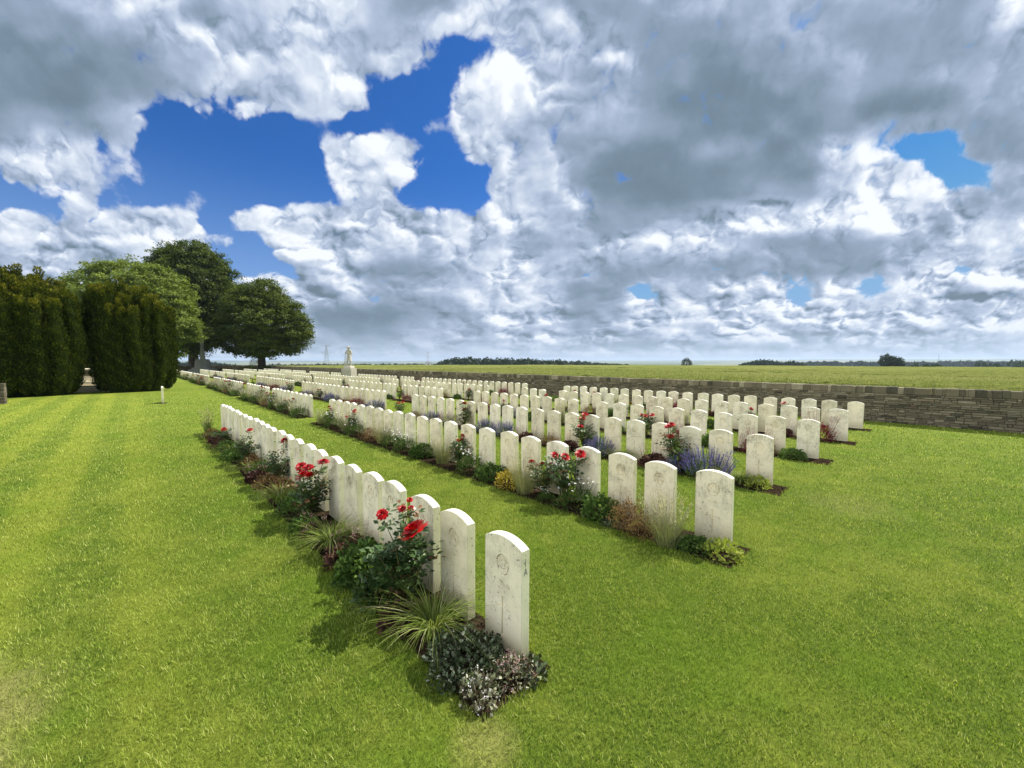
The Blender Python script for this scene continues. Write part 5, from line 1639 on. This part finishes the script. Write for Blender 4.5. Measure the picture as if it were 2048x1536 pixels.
# pylons and their wires
M_steel = plain_mat('galvanised_steel', (0.34, 0.36, 0.37), .6, .1, metal=.2)
def pylon(px, dd, top, label, base=-16.0):
    x, y = at(px, dd)
    root = empty('pylon', (x, y, base), R(8)); H = top - base; g = Geo(); r0 = H * .0042
    def leg(zf): return H * (.095 * (1 - zf) ** 1.15 + .014)
    cs = [(-1, -1), (1, -1), (1, 1), (-1, 1)]
    zs = [0, .16, .31, .44, .56, .66, .74, .82, .9, 1.0]
    for (sx, sy) in cs: tube(g, [(sx * leg(z), sy * leg(z), z * H) for z in zs], r0, 4, .5)
    for i in range(len(zs) - 1):
        for k in range(4):
            a_, b_ = cs[k], cs[(k + 1) % 4]; z0, z1 = zs[i], zs[i + 1]
            tube(g, [(a_[0] * leg(z0), a_[1] * leg(z0), z0 * H), (b_[0] * leg(z1), b_[1] * leg(z1), z1 * H)], r0 * .6, 4, .5, cap=False)
            tube(g, [(b_[0] * leg(z0), b_[1] * leg(z0), z0 * H), (a_[0] * leg(z1), a_[1] * leg(z1), z1 * H)], r0 * .6, 4, .5, cap=False)
    g.obj('lattice_tower', M_steel, root)
    for zf, w in ((.985, .19), (.72, .25)):
        g = Geo()
        for s in (-1, 1):
            tube(g, [(s * leg(zf), 0, zf * H), (s * w * H, 0, zf * H + .012 * H)], r0 * .9, 4, .5)
            tube(g, [(s * leg(zf), 0, (zf - .055) * H), (s * w * H, 0, zf * H)], r0 * .7, 4, .5)
            for q in (.4, .7, 1.0): tube(g, [(s * w * H * q, 0, zf * H), (s * w * H * q, 0, (zf - .045) * H)], r0 * .5, 4, .5)
        g.obj('cross_arm', M_steel, root)
    set_label(root, label, 'pylon', 'electricity pylons across the plain')
    return x, y, H, base
pa = pylon(654, 760, 2.03 + 32 / F * 760, 'nearer lattice pylon left of the soldier statue')
pb = pylon(856, 1380, 2.03 + 19 / F * 1380, 'farther lattice pylon right of the soldier statue')
g = Geo()
for off, zf in ((-.24, .68), (.24, .68), (-.18, .94), (.18, .94)):
    for (q0, q1) in ((pa, pb), ((-900, 620, 48, -16), pa)):
        s = []
        for k in range(13):
            t = k / 12
            s.append((q0[0] + (q1[0] - q0[0]) * t + off * 45, q0[1] + (q1[1] - q0[1]) * t, (q0[3] + q0[2] * zf) * (1 - t) + (q1[3] + q1[2] * zf) * t - 9 * 4 * t * (1 - t)))
        tube(g, s, .045, 4, .5, cap=False)
o = g.obj('power_line', M_steel); set_label(o, 'thin sagging wires strung between the two lattice pylons', 'wires')
x, y = at(1876, 1500); root = empty('radio_mast', (x, y, -20)); g = Geo()
for k in range(3): tube(g, [(1.1 * math.cos(k * 2.09), 1.1 * math.sin(k * 2.09), 0), (.5 * math.cos(k * 2.09), .5 * math.sin(k * 2.09), 44)], .28, 4)
for k in range(22):
    for j in range(3):
        a0, a1 = j * 2.09, (j + 1) * 2.09; r0_, r1_ = 1.1 - k * .027, 1.1 - (k + 1) * .027
        tube(g, [(r0_ * math.cos(a0), r0_ * math.sin(a0), k * 2), (r1_ * math.cos(a1), r1_ * math.sin(a1), k * 2 + 2)], .14, 4, cap=False)
g.obj('mast', M_steel, root); g = Geo(); tube(g, [(0, 0, 40), (0, 0, 47)], .35, 6); box(g, (0, 0, 37), (2.2, 2.2, 1.2)); g.obj('antenna', M_steel, root)
set_label(root, 'thin radio mast on the far right horizon', 'mast')

M_whitewash = plain_mat('white_render', (0.75, 0.75, 0.72), .8, .08)
M_roof = plain_mat('slate_roof', (0.16, 0.16, 0.17), .7, .2)
def shed(px, dd, w, l, h, label):
    x, y = at(px, dd); root = empty('farm_shed', (x, y, -4.2), R(20)); g = Geo()
    box(g, (0, 0, 0), (w, l, h + 4)); g.obj('wall', M_whitewash, root)
    z = h + 4.0; g = Geo()
    V = [(-w / 2 - .2, -l / 2 - .2, z), (w / 2 + .2, -l / 2 - .2, z), (w / 2 + .2, l / 2 + .2, z), (-w / 2 - .2, l / 2 + .2, z), (-w / 2 - .2, 0, z + 1.1), (w / 2 + .2, 0, z + 1.1)]
    g.add(V, [(0, 1, 5, 4), (2, 3, 4, 5), (3, 2, 1, 0)]); g.add([V[0], V[4], V[3], V[1], V[5], V[2]], [(0, 1, 2), (3, 5, 4)])
    g.obj('roof', M_roof, root); g = Geo(); box(g, (0, -l / 2 - .03, 3.2), (w * .3, .08, h * .6 + .6)); g.obj('door', M_roof, root)
    set_label(root, label, 'shed')
shed(857, 300, 3.6, 2.4, .35, 'small white farm shed on the horizon below the farther pylon')

# ------------------------------------------------------------------ air
def haze():
    g = Geo(); box(g, (0, 0, -62), (27000, 27000, 150))
    m = bpy.data.materials.new('haze'); m.use_nodes = True
    t = m.node_tree
    for n in list(t.nodes): t.nodes.remove(n)
    out = t.nodes.new('ShaderNodeOutputMaterial'); v = t.nodes.new('ShaderNodeVolumePrincipled')
    v.inputs['Color'].default_value = (0.62, 0.76, 0.95, 1)
    v.inputs['Density'].default_value = 1.1e-4
    v.inputs['Anisotropy'].default_value = 0.2
    t.links.new(v.outputs[0], out.inputs['Volume'])
    o = g.obj('haze', m); o['kind'] = 'stuff'; o['label'] = 'thin blue summer haze over the distant plain'; o['category'] = 'haze'
haze()
